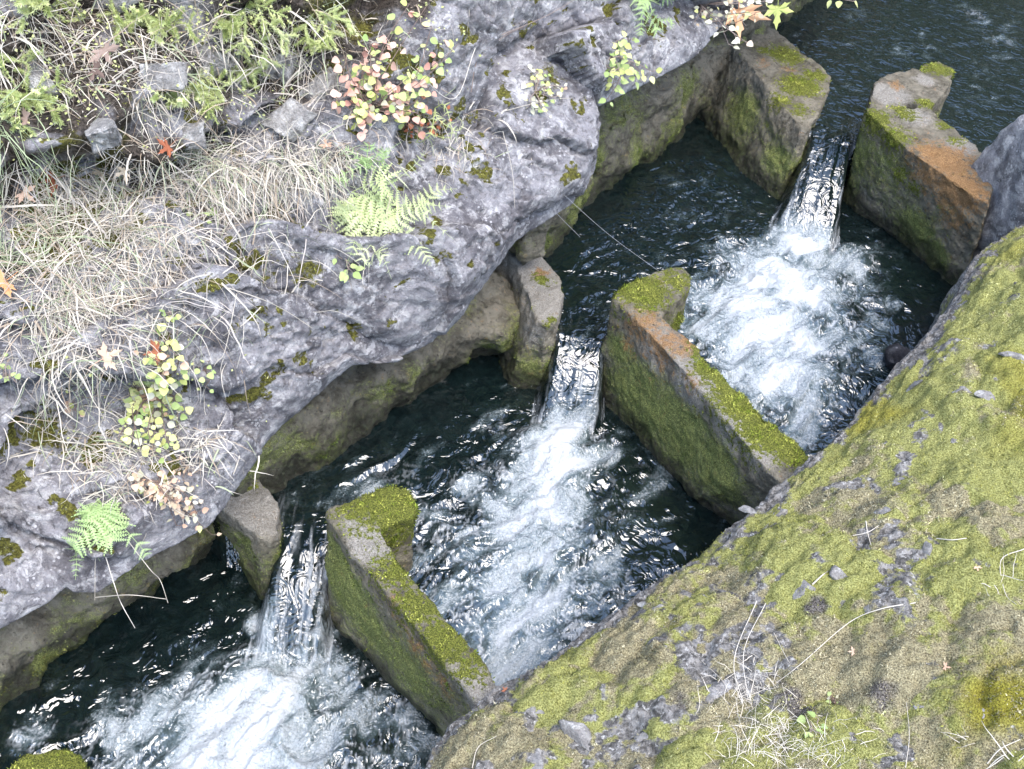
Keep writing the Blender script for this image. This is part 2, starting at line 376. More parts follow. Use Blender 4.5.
# ------------------------------------------------------------------ left cliff
UC = np.array([.62, .79, .12]); UC /= np.linalg.norm(UC)
CA = math.radians(55); OUT = np.array([-.79, .62, 0]); UPD = OUT * math.cos(CA) + np.array([0, 0, math.sin(CA)])
UPD = UPD - UPD.dot(UC) * UC; UPD /= np.linalg.norm(UPD); NC = np.cross(UC, UPD)
NC = NC if NC[2] > 0 else -NC
CP0 = at(265, 455, 1.2)
def cliff_ab(px, py):
    r = ray(px, py); t = (CP0 - CAM).dot(NC) / r.dot(NC); q = CAM + r * t - CP0; return q.dot(UC), q.dot(UPD)
LIP = [(-160, 700), (-60, 652), (0, 625), (45, 600), (66, 584), (72, 591), (95, 591), (153, 552), (207, 526), (224, 508), (265, 452), (286, 426), (350, 365), (394, 362), (435, 342), (470, 300),
       (500, 262), (515, 242), (540, 226), (577, 203), (586, 180), (593, 150), (594, 108), (640, 86), (690, 60), (738, 16), (775, -12), (830, -40), (930, -90)]
lab = [cliff_ab(*p) for p in LIP]
la = np.maximum.accumulate(np.array([p[0] for p in lab]) + np.arange(len(lab)) * 1e-4); lb = np.array([p[1] for p in lab])
def build_cliff():
    a = np.arange(la[0], la[-1], .0125)
    t = np.concatenate([np.arange(0, 2.6, .0115), np.arange(2.6, 4.0, .04)])
    A, T = np.meshgrid(a, t, indexing='ij'); sh = A.shape
    b0 = np.interp(A, la, lb)
    rel = ss(0, .8, T)                                     # the outline of the lip fades with height
    bs = np.interp(A, la, np.convolve(np.pad(lb, 4, 'edge'), np.ones(9) / 9, 'valid'))
    B = b0 * (1 - rel) + bs * rel + T
    A_ = A.ravel(); B_ = B.ravel(); T_ = T.ravel()
    P = CP0 + A_[:, None] * UC + B_[:, None] * UPD
    R = np.stack([A_, B_ , 0 * A_], 1)
    near = ss(0, .3, T_)
    D = (.13 + .16 * ss(-.9, .3, A_) * ss(2.6, 1.6, A_)) * (1 - np.exp(-T_ / .24)) + .10 * fbm(R, .9, 3, 101) * near
    wr = .16 * np.stack([fbm(R, 2.2, 4, 5, .6), fbm(R, 2.2, 4, 6, .6), 0 * A_], 1)
    ca, sa = math.cos(.5), math.sin(.5)                     # bedding runs obliquely up the face
    Rb = np.stack([R[:, 0] * ca - R[:, 1] * sa, R[:, 0] * sa + R[:, 1] * ca, 0 * A_], 1) + wr
    D += facets(Rb * np.array([.55, 1.25, 1]), 1.7, 7, .46, .22, .06, .03) * (.25 + .75 * near)
    D += facets(Rb * np.array([.6, 1.5, 1]), 6.0, 17, .16, .12, .10, .035) * (.3 + .7 * near)
    D += facets(Rb * np.array([.7, 1.3, 1]), 17, 27, .30, .22, .07) * (.4 + .6 * near)
    D += fbm(R, 2.6, 6, 121, .50) * .032 + fbm(R, 34, 3, 123, .6) * .010 * (.25 + .75 * near) + fbm(Rb * np.array([.4, 1.5, 1]), 16, 4, 131, .6, True) * .007
    # grassy shelf: the surface lies back above it and steps forward to the pale blocks
    zb = T_ + .12 * fbm(R, 1.4, 2, 141)
    D -= .22 * ss(1.30, 1.62, zb) - .20 * ss(1.72, 1.86, zb) + .38 * ss(2.0, 3.4, zb)
    P = P + D[:, None] * NC
    G = P.reshape(*sh, 3)
    # under-lip: roll under and back
    L0 = G[:, 0, :]
    rows = [L0]
    for k in range(1, 22):
        q = k / 21.
        jit = .03 * fbm(np.stack([a, a * 0 + q * 2, 0 * a], 1), 5, 3, 151)[:, None]
        rows.insert(0, L0 + OUT * (.75 * q ** .9) - np.array([0, 0, 1.]) * (.28 * math.sin(min(1, q * 1.6) * 1.57)) + NC * jit)
    Gf = np.concatenate([np.stack(rows[:-1], 1), G], 1)
    nr, nc = Gf.shape[:2]
    V = Gf.reshape(-1, 3); T2 = np.concatenate([np.full((nr, 21), -.1), T], 1).ravel()
    N = normals(Gf).reshape(-1, 3); N *= np.sign(N[:, 2:3].sum() + 1e-9)
    flat = np.abs(N[:, 2])
    R2 = V
    mo = .16 + .5 * ss(.28, .42, fbm(R2, 9, 3, 163) + .35 * fbm(R2, 1.5, 2, 165)) * ss(.06, .2, T2) + .5 * ss(.0, .6, fbm(R2, 2.4, 4, 161)) * ss(.1, .5, T2) + .25 * (flat - .6)
    soil = ss(1.25, 1.5, T2 + .2 * fbm(R2, 2.5, 3, 171)) * (.3 + .55 * ss(-.25, .35, fbm(R2, 3.5, 3, 181)))
    aa = np.concatenate([np.repeat(a[:, None], nc, 1)], 1).ravel()
    soil *= ss(4.3, 3.3, aa + 1.0 * T2 - 1.5); mo = mo + .35 * soil * ss(-.2, .3, fbm(R2, 6, 3, 191))
    me = mesh('rock_cliff', V, grid_faces(nr, nc)[:, ::-1])
    attr(me, 'moss', mo); attr(me, 'soil', soil)
    o = link('rock_cliff', me, M_cliff); tag(o, 'grey limestone cliff face hung with dry grass along the channel', None, None, 'structure')
    return V, grid_faces(nr, nc)[:, ::-1], mo
CV, CF, CMO = build_cliff()

# ------------------------------------------------------------------ right bank
EDGE = [(330, 900), (392, 830), (432, 769), (443, 742), (480, 707), (503, 689), (560, 655), (600, 622), (650, 586), (690, 560), (720, 530), (740, 512), (770, 482), (800, 456), (820, 441), (850, 402), (880, 363),
        (905, 336), (935, 296), (946, 270), (958, 250), (985, 230), (1024, 208), (1090, 168), (1180, 120)]
BP0 = at(500, 690, 1.0); BS = math.radians(17)
def build_bank():
    pts = []
    upb = -OUT * math.cos(BS) + np.array([0, 0, math.sin(BS)]); nb = np.cross(UC, upb); nb = nb if nb[2] > 0 else -nb
    for (x, y) in EDGE:
        r = ray(x, y); t = (BP0 - CAM).dot(nb) / r.dot(nb); q = CAM + r * t - BP0
        pts.append((q.dot(UC), q.dot(upb) if True else 0))
    upb = upb - upb.dot(UC) * UC; upb /= np.linalg.norm(upb)
    ea = np.maximum.accumulate(np.array([p[0] for p in pts]) + np.arange(len(pts)) * 1e-4); eb = np.array([p[1] for p in pts])
    a = np.arange(ea[0], ea[-1], .0115)
    t = np.concatenate([np.arange(0, 2.5, .0115), np.arange(2.5, 4.2, .05)])
    A, T = np.meshgrid(a, t, indexing='ij'); sh = A.shape
    b0 = np.interp(A, ea, eb); rel = ss(0, .9, T)
    bs = np.interp(A, ea, np.convolve(np.pad(eb, 3, 'edge'), np.ones(7) / 7, 'valid'))
    B = b0 * (1 - rel) + bs * rel + T
    R = np.stack([A.ravel(), B.ravel(), 0 * A.ravel()], 1); Tr = T.ravel()
    near = ss(0, .25, Tr)
    P = BP0 + R[:, :1] * UC + R[:, 1:2] * upb
    D = .26 * (1 - np.exp(-Tr / .35)) + .06 * fbm(R, 1.1, 3, 201) * near
    wp = .10 * np.stack([fbm(R, 3.5, 2, 205), fbm(R, 3.5, 2, 206), 0 * Tr], 1)
    f1, f2, cv = worley(R * np.array([.8, 1.25, 1]) + wp, 3.6, 207)
    dome = np.clip(1 - f1 ** 2 * 1.6, 0, 1)
    mossy = ss(-.25, .15, fbm(R, 1.7, 4, 211) + .25 * (Tr > .15))
    D += dome * .075 * near * (.3 + .7 * mossy)
    f1b, f2b, cvb = worley(R + wp * .5, 12, 217)
    D += np.clip(1 - f1b ** 2 * 1.3, 0, 1) * .032 * (.3 + .7 * near) * (.4 + .6 * mossy)
    f1c, f2c, cvc = worley(R + .03 * np.stack([fbm(R, 12, 2, 291), fbm(R, 12, 2, 292), 0 * Tr], 1), 26, 227); D += np.clip(1 - f1c ** 2 * 1.4, 0, 1) * .016 * (.3 + .7 * mossy); D += fbm(R, 24, 4, 221, .65) * .020 + fbm(R, 5, 3, 223) * .018 * near
    # strata parallel to the edge where bare rock shows
    strip = ss(.34, .05, Tr + .10 * fbm(R, 3, 2, 225))
    D += strip * fbm(R * np.array([1.2, 6, 1]), 4, 4, 227, .6, True) * .045
    pad = lambda q: np.concatenate([np.full((sh[0], 45), .5), q.reshape(sh)], 1).ravel()
    P = P + D[:, None] * nb
    G = P.reshape(*sh, 3); L0 = G[:, 0, :]
    rows = [L0]
    for k in range(1, 46):
        q = k / 45.
        jit = .07 * fbm(np.stack([a, a * 0 + q * 1.6, 0 * a], 1), 3.5, 4, 251)[:, None] * min(1, q * 5)
        rows.insert(0, L0 + OUT * (.10 * min(1, q * 2) - .12 * q) - np.array([0, 0, 1.]) * (1.5 * q) + OUT * jit)
    Gf = np.concatenate([np.stack(rows[:-1], 1), G], 1); nr, nc = Gf.shape[:2]; V = Gf.reshape(-1, 3)
    T2 = np.concatenate([np.full((nr, 45), -.2), T], 1).ravel()
    crv = np.concatenate([np.zeros((nr, 45)), np.exp(-((f2 - f1) / .10) ** 2).reshape(sh)], 1).ravel(); mo = .88 + .6 * fbm(V, 2.6, 5, 231, .6) - .62 * ss(.15, .01, T2 + .16 * fbm(V * np.array([1, 1, .2]), 5, 4, 233)) - .45 * ss(.30, .45, fbm(V, 7, 3, 235, .6)) + .12 * ss(.3, .9, T2) - .35 * crv * ss(-.1, .3, fbm(V, 2.3, 3, 239))
    c = at(712, 700, 1.3); mo -= .5 * np.exp(-((V[:, 0] - c[0]) ** 2 + (V[:, 1] - c[1]) ** 2) / .22 ** 2) * (.5 + fbm(V, 6, 3, 235))
    soil = np.zeros(len(V))
    for (x, y, r) in [(770, 735, .22), (690, 720, .16), (845, 745, .12), (800, 640, .12)]:
        c = at(x, y, 1.45); soil = np.maximum(soil, np.exp(-((V[:, 0] - c[0]) ** 2 + (V[:, 1] - c[1]) ** 2) / r ** 2) * (.5 + .8 * fbm(V, 9, 3, 237)))
    cell = .85 * (pad(cv) - .5) + .5 * (pad(cvb) - .5) + .35 * (pad(cvc) - .5); crev = np.maximum(np.maximum(np.exp(-(pad(f2b - f1b) / .10) ** 2), 1.0 * np.exp(-(pad(f2c - f1c) / .2) ** 2)), np.exp(-(pad(f2 - f1) / .07) ** 2))
    for (x, y, r_) in [(962, 388, 20), (991, 398, 22), (1010, 354, 22), (957, 442, 14), (902, 478, 24), (912, 386, 14), (779, 515, 12), (802, 591, 16), (843, 578, 22), (749, 602, 16), (711, 690, 34), (928, 550, 14), (584, 745, 34), (534, 765, 24), (538, 713, 16), (649, 603, 18), (645, 736, 34), (868, 610, 26), (757, 700, 24), (880, 510, 18), (870, 590, 30), (690, 665, 26), (740, 660, 22), (860, 640, 20), (1000, 700, 14), (640, 650, 16), (770, 480, 16), (700, 560, 14), (830, 440, 14)]:
        c = at(x, y, 1.15 + .45 * (y - 450) / 300 * 0 + .25); mo -= .75 * np.exp(-((V[:, 0] - c[0]) ** 2 + (V[:, 1] - c[1]) ** 2) / (r_ / 220.) ** 2) * (.38 + 1.3 * fbm(V, 16, 3, 245))
    brown = .30 + .9 * fbm(V, 2.6, 4, 241) + 1.0 * cell + .2 * ss(3.6, 2.6, V[:, 1]) - .3 * ss(3.0, 4.4, V[:, 1]); olive = .15 + .8 * fbm(V, 2.0, 3, 243) + .2 * ss(.9, 2, T2)
    me = mesh('mossy_bank', V, grid_faces(nr, nc))
    for n, v in (('moss', mo), ('soil', soil), ('brown', brown), ('olive', olive)): attr(me, n, v)
    o = link('mossy_bank', me, M_bank); tag(o, 'rounded rock bank covered in yellow green moss cushions', None, None, 'structure')
    return V, grid_faces(nr, nc), mo, brown, cell, crev
BV, BF, BMO, BBR, BCELL, BCREV = build_bank()

BVC = BVHTree.FromPolygons(CV.tolist(), CF.tolist()); BVB = BVHTree.FromPolygons(BV.tolist(), BF.tolist())
def hit(px, py, bvh=None):
    r = Vector(ray(px, py)).normalized(); best = None
    for b in ([bvh] if bvh else [BVC, BVB]):
        q = b.ray_cast(Vector(CAM), r)
        if q[0] is not None and (best is None or q[3] < best[2]):
            n = q[1] if q[1].dot(r) < 0 else -q[1]; best = (q[0], n, q[3])
    if best is None:
        p = Vector(CAM) + r * 5.5; return p, -r, 5.5
    return best

# ------------------------------------------------------------------ concrete baffles, wall footings
def remeshed(V, Fs, vox):
    me = bpy.data.meshes.new('tmp'); me.from_pydata([tuple(v) for v in V], [], Fs)
    o = bpy.data.objects.new('tmp', me); COL.objects.link(o)
    bm = bmesh.new(); bm.from_mesh(me); bmesh.ops.recalc_face_normals(bm, faces=bm.faces); bm.to_mesh(me); bm.free()
    md = o.modifiers.new('r', 'REMESH'); md.mode = 'VOXEL'; md.voxel_size = vox; m3 = o.modifiers.new('s', 'SMOOTH'); m3.factor = .5; m3.iterations = 7
    dg = bpy.context.evaluated_depsgraph_get(); e = o.evaluated_get(dg); m2 = e.to_mesh()
    nv = len(m2.vertices); v = np.zeros(nv * 3, np.float32); m2.vertices.foreach_get('co', v); n = np.zeros(nv * 3, np.float32); m2.vertices.foreach_get('normal', n)
    faces = [tuple(p.vertices) for p in m2.polygons]
    e.to_mesh_clear(); bpy.data.objects.remove(o); bpy.data.meshes.remove(me)
    return v.reshape(-1, 3).astype(float), n.reshape(-1, 3).astype(float), faces
def blob_mask(V, N, blobs, z, seed):
    m = np.zeros(len(V))
    for (x, y, r, a) in blobs:
        # distance of each vertex from the line of sight through a photo point: only used to colour the face it lands on
        c = blob_hit(x, y, z)
        m = np.maximum(m, a * np.exp(-((V - c) ** 2).sum(1) / (r / 110.) ** 2))
    return m
CURB = [None]
def blob_hit(x, y, z):
    q = CURB[0].ray_cast(Vector(CAM), Vector(ray(x, y)).normalized())
    return np.array(q[0]) if q[0] is not None else at(x, y, z)
def moss_fuzz(V, N, w, n, ln, rng, flat=.0):
    """n little pointed moss fronds rooted on the surface points V, chosen with weight w"""
    w = np.clip(w, 0, None); p = w / w.sum(); i = rng.choice(len(V), n, p=p)
    P = V[i] + rng.normal(0, .004, (n, 3)); Nn = N[i] * .8 + rng.normal(0, .6, (n, 3)); Nn /= np.linalg.norm(Nn, axis=1, keepdims=True)
    t = rng.normal(0, 1, (n, 3)); t -= (t * Nn).sum(1, keepdims=True) * Nn; t /= np.linalg.norm(t, axis=1, keepdims=True)
    L = ln * rng.uniform(.5, 1.3, (n, 1)) * (.75 + .9 * np.clip(fbm(P, 22, 2, 77), -.4, .8))[:, None]; wd = L * .22
    A = P - t * wd - Nn * .002; B = P + t * wd - Nn * .002; C = P + Nn * L + t * wd * rng.normal(0, 1, (n, 1))
    global FI, FN
    FI = np.repeat(i, 3); up_ = N[i] + np.array([-.15, -.35, .35]); sn = N[i] + rng.normal(0, .28, (n, 3)); sn /= np.linalg.norm(sn, axis=1, keepdims=True); FN = np.repeat(sn, 3, 0)
    fl = (np.cross(B - A, C - A) * up_).sum(1, keepdims=True) < 0; A, B = np.where(fl, B, A), np.where(fl, A, B)
    return np.stack([A, B, C], 1).reshape(-1, 3), np.arange(n * 3).reshape(n, 3)
def prism(name, label, cat, top, zt, pool, bots=None, group=None, moss=(), rust=(), algae=(), pale=(), fuzz=0, seed=0, disp=.012, basemoss=0., wetb=None, hole=None):
    P = PL[pool] if pool >= 0 else -.4
    tp = np.array([at(x, y, zt) for x, y in top]); bt = tp.copy(); bt[:, 2] = P
    for i, b in (bots or {}).items(): bt[i] = at(*b, P)
    low = bt + (bt - tp) * (.45 / (zt - P)); n = len(tp)
    Vv = list(tp) + list(low); Fs = [tuple(range(n)), tuple(range(2 * n - 1, n - 1, -1))] + [(i, i + n, (i + 1) % n + n, (i + 1) % n) for i in range(n)]
    V, N, faces = remeshed(Vv, Fs, .0115)
    k = fbm(V, 4, 2, seed) * .016 + fbm(V, 14, 4, seed + 1, .65) * disp * 1.5 + np.minimum(0, fbm(V, 7, 3, seed + 2) + .12) * .05
    V = V + N * k[:, None]
    CURB[0] = BVHTree.FromPolygons(V.tolist(), faces); hk = 0
    if hole:
        hc = blob_hit(*hole, zt); hk = ss(.062, .036, np.hypot(V[:, 0] - hc[0], V[:, 1] - hc[1])) * ss(.3, .15, np.abs(V[:, 2] - hc[2])); V[:, 2] -= .12 * hk
    c = tp.mean(0); root = empty(name, (float(c[0]), float(c[1]), P), label, cat, group)
    mm = blob_mask(V, N, moss, zt, seed) + basemoss * ss(.6, .9, N[:, 2])
    me = mesh('body', V, faces)
    up = ss(.6, .9, N[:, 2])
    hgt = V[:, 2] - P
    attr(me, 'moss', mm); attr(me, 'rust', blob_mask(V, N, rust, zt, seed)); band = ss(.26, .03, zt - V[:, 2] + .10 * fbm(V, 6, 3, seed + 15)) * (1 - up); attr(me, 'pale', np.maximum(blob_mask(V, N, pale, zt, seed), .42 * band) + .15 * up)
    attr(me, 'algae', np.maximum(blob_mask(V, N, algae, zt, seed), .45 + .5 * fbm(V, 3, 3, seed + 7)) * ss(.9, .4, up) * (1 - .6 * band))
    attr(me, 'wet', ss(.34 if wetb is None else wetb, .05, hgt + .10 * fbm(V, 5, 3, seed + 5)) + 1.5 * hk)  # waterline damp; the hole lining is darkened too, to deepen its shade
    link('concrete_body', me, M_conc, root)
    if fuzz:
        rng = np.random.default_rng(seed)
        wgt = ss(.55, .95, mm * .95 + 1.2 * fbm(V, 20, 4, seed + 9, .7))
        Vf, Ff = moss_fuzz(V, N, wgt + 1e-6, int(fuzz * .6), .015, rng)
        fme = frond_sheet('moss', Vf, Ff); attr(fme, 'tone', (.5 + 1.1 * fbm(V, 20, 3, seed + 12))[FI]); mo = link('moss', fme, M_mossd, root); mo['kind'] = 'stuff'
    al_ = (.45 + .5 * fbm(V, 3, 3, seed + 7) + .6 * fbm(V, 18, 3, seed + 8)) * ss(.9, .4, up) * ss(.06, .3, hgt) * (1 - .55 * band)
    Vf, Ff = moss_fuzz(V, N, ss(.35, .8, al_) + 1e-6, 9000, .0085, np.random.default_rng(seed + 3)); fme = frond_sheet('algae', Vf, Ff); attr(fme, 'tone', (.45 + 1.0 * fbm(V, 7, 4, seed + 13))[FI]); link('algae', fme, M_algae, root)['kind'] = 'stuff'
    return root
W_G = 'concrete baffles across the water channel'
prism('concrete_baffle', 'near hooked concrete baffle with green top, left of the mossy bank', 'baffle',
      [(326, 512), (334, 505), (367, 493), (392, 483), (408, 489), (417, 505), (415, 516), (381, 527), (399, 561), (429, 597), (450, 623), (503, 686), (560, 752), (538, 775), (479, 707), (468, 690), (390, 597), (360, 563), (343, 540)],
      .95, 0, {0: (328, 618), 13: (500, 806), 14: (441, 738), 15: (430, 722), 16: (370, 662), 17: (350, 640), 18: (338, 628)}, W_G,
      moss=[(395, 500, 34, 1.1), (360, 508, 20, .9), (345, 525, 12, .6), (395, 570, 18, .9), (420, 605, 20, .9), (445, 640, 20, 1), (470, 665, 16, .8), (410, 580, 16, .7)],
      algae=[(345, 590, 40, 1), (370, 630, 40, .9), (410, 670, 40, .8), (335, 545, 25, .8), (440, 700, 30, .6)], rust=[(420, 650, 16, .75), (400, 618, 14, .7), (445, 680, 12, .7), (395, 600, 8, .6)],
      pale=[(372, 545, 16, .9), (355, 525, 10, .8), (470, 690, 20, .8)], fuzz=9000, seed=300, wetb=.2)
prism('concrete_baffle', 'middle hooked concrete baffle, orange stained with thick moss along its upper edge', 'baffle',
      [(613, 299), (618, 291), (636, 279), (654, 270), (682, 266), (690, 274), (691, 288), (661, 316), (697, 346), (732, 387), (763, 412), (803, 447), (850, 492), (820, 520), (770, 473), (712, 402), (654, 338), (632, 315)],
      1.25, 1, {0: (593, 390), 13: (790, 600), 14: (725, 520), 15: (672, 475), 16: (622, 420), 17: (606, 405)}, W_G,
      moss=[(640, 290, 24, 1.2), (675, 280, 20, .8), (675, 325, 16, 1), (718, 368, 20, 1.3), (745, 400, 24, 1.4), (775, 430, 26, 1.4), (795, 450, 18, 1.2), (700, 352, 12, .7)],
      algae=[(640, 400, 40, 1.1), (680, 430, 50, 1.0), (715, 470, 40, .9), (620, 350, 20, .9), (610, 380, 20, .7)],
      rust=[(640, 320, 20, .9), (660, 340, 22, .95), (690, 345, 16, 1.05), (655, 282, 9, .9), (690, 375, 14, .7), (630, 345, 10, .7)],
      pale=[(690, 385, 30, .8), (730, 420, 30, .8), (655, 355, 26, .7), (755, 450, 20, .7)], fuzz=16000, seed=311, wetb=.26)
w3 = prism('concrete_baffle', 'far hooked concrete baffle with rust orange stain and dark round hole', 'baffle',
      [(876, 82), (886, 75), (908, 69), (939, 60), (954, 68), (953, 84), (931, 108), (949, 124), (980, 150), (998, 166), (990, 205), (971, 194), (906, 148), (866, 110)],
      1.6, 2, {0: (846, 185), 10: (960, 292), 11: (941, 279), 12: (880, 226), 13: (842, 198)}, W_G,
      moss=[(938, 68, 16, 1.2), (927, 103, 10, 1.1), (905, 112, 14, .9), (875, 118, 18, 1), (895, 135, 20, .9), (945, 125, 9, .9), (900, 175, 9, .9), (915, 188, 9, .8), (955, 140, 12, .7)],
      rust=[(945, 163, 26, 1.5), (960, 188, 24, 1.5), (928, 150, 18, 1.1), (950, 205, 16, 1), (895, 85, 8, .8), (955, 215, 18, .8)], pale=[(890, 95, 18, 1), (915, 115, 16, .9), (960, 145, 14, .9), (925, 80, 10, .8)],
      algae=[(915, 230, 30, .9), (900, 150, 30, .8), (935, 255, 20, 1), (870, 190, 20, .5)], fuzz=6000, seed=322, wetb=.3, hole=(910, 104))
prism('concrete_stub', 'near grey brown concrete stub jutting from under the cliff lip', 'baffle stub', [(200, 440), (252, 473), (278, 501), (281, 515), (280, 532), (270, 538), (258, 537), (222, 508), (170, 478)], .62, 0,
      {4: (279, 598), 5: (272, 602), 6: (261, 600), 7: (217, 545), 8: (170, 510), 3: (281, 575)}, 'concrete stubs on the cliff side', pale=[(262, 510, 22, 1), (240, 500, 20, .9), (275, 525, 14, .8)], algae=[(250, 490, 14, .9), (245, 570, 25, .8)], moss=[(248, 486, 9, .6)], fuzz=500, seed=333, wetb=.3)
prism('concrete_stub', 'middle pale concrete stub with yellow orange moss spot on top', 'baffle stub', [(480, 205), (526, 241), (563, 280), (563, 296), (557, 322), (546, 325), (537, 320), (510, 251), (470, 225)], 1.02, 1,
      {4: (546, 387), 5: (541, 392), 6: (535, 391), 7: (496, 355), 8: (455, 330), 3: (550, 365)}, 'concrete stubs on the cliff side', pale=[(525, 265, 25, 1.1), (545, 300, 25, 1.1), (530, 330, 18, .8)], rust=[(542, 274, 8, .9)], moss=[(541, 279, 8, .9), (522, 245, 8, .9), (551, 322, 7, .7)], algae=[(530, 370, 20, .8), (520, 320, 20, .5)], fuzz=900, seed=344, wetb=.3)
prism('concrete_stub', 'far broad concrete stub with bright green moss on its upper corner', 'baffle stub', [(725, -20), (758, 14), (832, 76), (828, 94), (812, 128), (803, 130), (748, 62), (735, 48), (700, 10)], 1.42, 2,
      {4: (785, 196), 5: (777, 200), 7: (706, 128), 6: (722, 145), 8: (680, 100)}, 'concrete stubs on the cliff side', moss=[(785, 55, 20, 1.1), (800, 85, 22, 1.1), (815, 75, 14, 1), (780, 100, 16, .8), (765, 50, 12, .8), (800, 110, 14, .7)], rust=[(790, 70, 8, .8), (793, 85, 8, .7), (765, 62, 8, .6)], algae=[(745, 110, 40, .8), (780, 160, 30, .8)], fuzz=4500, seed=356, wetb=.25)
prism('concrete_baffle', 'moss topped baffle tip cut off at the bottom left corner', 'baffle', [(0, 790), (8, 762), (30, 752), (60, 746), (80, 752), (90, 768), (92, 800)], .42, -1, None, W_G, moss=[(50, 758, 50, 1.3), (20, 770, 30, 1)], rust=[(66, 762, 10, .6)], fuzz=5000, seed=366)
def footing(name, label, rungs, pool, seed, algae=.4, pale=.1, h1=.55):
    P = PL[pool]; wl = np.array([at(*r[0], P) for r in rungs]); ed = np.array([at(*r[1], P + h1) for r in rungs])
    low = wl + (wl - ed) * .8; bk = ed + OUT * .45 + np.array([0, 0, .22]); bk2 = bk + OUT * .5; bl = low + OUT * 1.4
    ring = np.stack([low, wl, ed, bk, bk2, bl], 1); n, k = ring.shape[:2]
    Fs = [(i * k + j, (i + 1) * k + j, (i + 1) * k + (j + 1) % k, i * k + (j + 1) % k) for i in range(n - 1) for j in range(k)] + [tuple(range(k)), tuple((n - 1) * k + j for j in reversed(range(k)))]
    V, N, faces = remeshed(ring.reshape(-1, 3), Fs, .016)
    V = V + N * (fbm(V, 1.8, 3, seed) * .13 + fbm(V, 5, 4, seed + 3, .6) * .08 + fbm(V, 16, 4, seed + 1, .65) * .02)[:, None]
    me = mesh(name, V, faces); hg = V[:, 2] - P; nz = fbm(V, 4, 3, seed + 2)
    attr(me, 'moss', .25 * ss(.05, .5, nz)); attr(me, 'rust', np.zeros(len(V))); attr(me, 'pale', pale + .3 * ss(.0, .6, fbm(V, 3, 3, seed + 4)) * ss(.3, .6, hg)); attr(me, 'algae', min(algae, .55) + .6 * nz)
    attr(me, 'wet', ss(.36 + (.2 if seed == 410 else 0), .02, hg + .2 * nz))  # dark band climbs higher on the wall between near and middle stubs
    o = link(name, me, M_conc); tag(o, label, 'wall', 'concrete side walls under the cliff')
    if algae > .4:
        Vf, Ff = moss_fuzz(V, N, ss(.3, .9, algae - .25 + .9 * nz + .5 * fbm(V, 14, 3, seed + 6)) * (hg > .05) * (hg < 1) * (ss(.42, .12, hg) + .12) + 1e-7, 16000, .010, np.random.default_rng(seed)); fme = frond_sheet('algae', Vf, Ff); attr(fme, 'tone', (.3 + 1.0 * fbm(V, 5, 4, seed + 13))[FI]); link('algae', fme, M_mossf if algae > .8 else M_algae, o)['kind'] = 'stuff'
footing('side_wall', 'olive mossy concrete side wall under the cliff lip at bottom left',
        [((-90, 800), (-100, 720)), ((-30, 748), (-36, 690)), ((0, 722), (0, 668)), ((40, 690), (42, 635)), ((74, 659), (78, 606)), ((108, 627), (112, 586)), ((140, 596), (146, 566)), ((178, 566), (186, 545)), ((215, 545), (225, 500))], 0, 400, .81, .1, .45)
footing('side_wall', 'dark concrete side wall under the lip between near and middle stubs',
        [((235, 520), (236, 468)), ((277, 490), (280, 440)), ((321, 461), (325, 408)), ((353, 434), (357, 386)), ((403, 405), (405, 372)), ((447, 380), (452, 342)), ((472, 360), (478, 330)), ((500, 352), (506, 338)), ((530, 340), (535, 310))], 1, 410, .42, .0, .42)
footing('side_wall', 'brown mossy concrete side wall between middle and far stubs',
        [((520, 285), (525, 230)), ((545, 257), (552, 226)), ((577, 212), (588, 180)), ((600, 197), (606, 138)), ((630, 172), (640, 112)), ((662, 152), (672, 90)), ((690, 128), (702, 62)), ((720, 112), (732, 44)), ((760, 85), (775, 20))], 2, 420, .45, .1, .62)
footing('side_wall', 'shadowed concrete side wall above the far stub at the top edge',
        [((735, 60), (740, 10)), ((790, 20), (800, -30)), ((840, -15), (852, -60)), ((930, -80), (945, -130))], 3, 430, .3, .1, .6)

# ------------------------------------------------------------------ boulders and stones
def rock_mesh(seed, sub=4, cuts=9, rough=.05, sx=1, sy=1, sz=1, deep=(.55, .85)):
    rng = np.random.default_rng(seed); bm = bmesh.new(); bmesh.ops.create_icosphere(bm, subdivisions=sub, radius=1)
    V = np.array([v.co[:] for v in bm.verts]); faces = [tuple(v.index for v in f.verts) for f in bm.faces]; bm.free()
    for ci in range(cuts):
        n = rng.normal(size=3) * (.16 if ci < 6 and deep[1] < .7 else 1); n = n + (np.eye(3)[ci % 3] * (1 if ci < 3 else -1) if ci < 6 and deep[1] < .7 else 0); n /= np.linalg.norm(n); dd = rng.uniform(*deep); k = V @ n; V = V - np.clip(k - dd, 0, None)[:, None] * n * .92
    V = V + V * (fbm(V + seed, 1.5, 4, seed) * rough * 2 + fbm(V + seed, 5, 4, seed + 1, .6) * rough * 1.1)[:, None]
    V = V * np.array([sx, sy, sz]); me = mesh('rock', V, np.array(faces))
    if rough < .06: me.polygons.foreach_set('use_smooth', np.zeros(len(me.polygons), bool)) if sub < 3 else None
    attr(me, 'moss', .1 + .3 * ss(.1, .6, fbm(V * 3 + seed, 1, 3, seed))); attr(me, 'soil', np.zeros(len(V)))
    return me
bo = link('boulder', rock_mesh(5, 6, 10, .07, .72, .75, 1.2), M_boulder); c = at(1040, 222, 1.32); bo.location = tuple(c); bo.rotation_euler = (.1, .15, -.5)
tag(bo, 'large blue grey boulder at the right edge beside the far baffle', 'boulder')
bo = link('boulder', rock_mesh(8, 5, 8, .06, .10, .10, .12), M_dark); c = at(896, 360, .86); bo.location = c; tag(bo, 'small dark wet boulder at the waterline below the mossy bank', 'boulder')

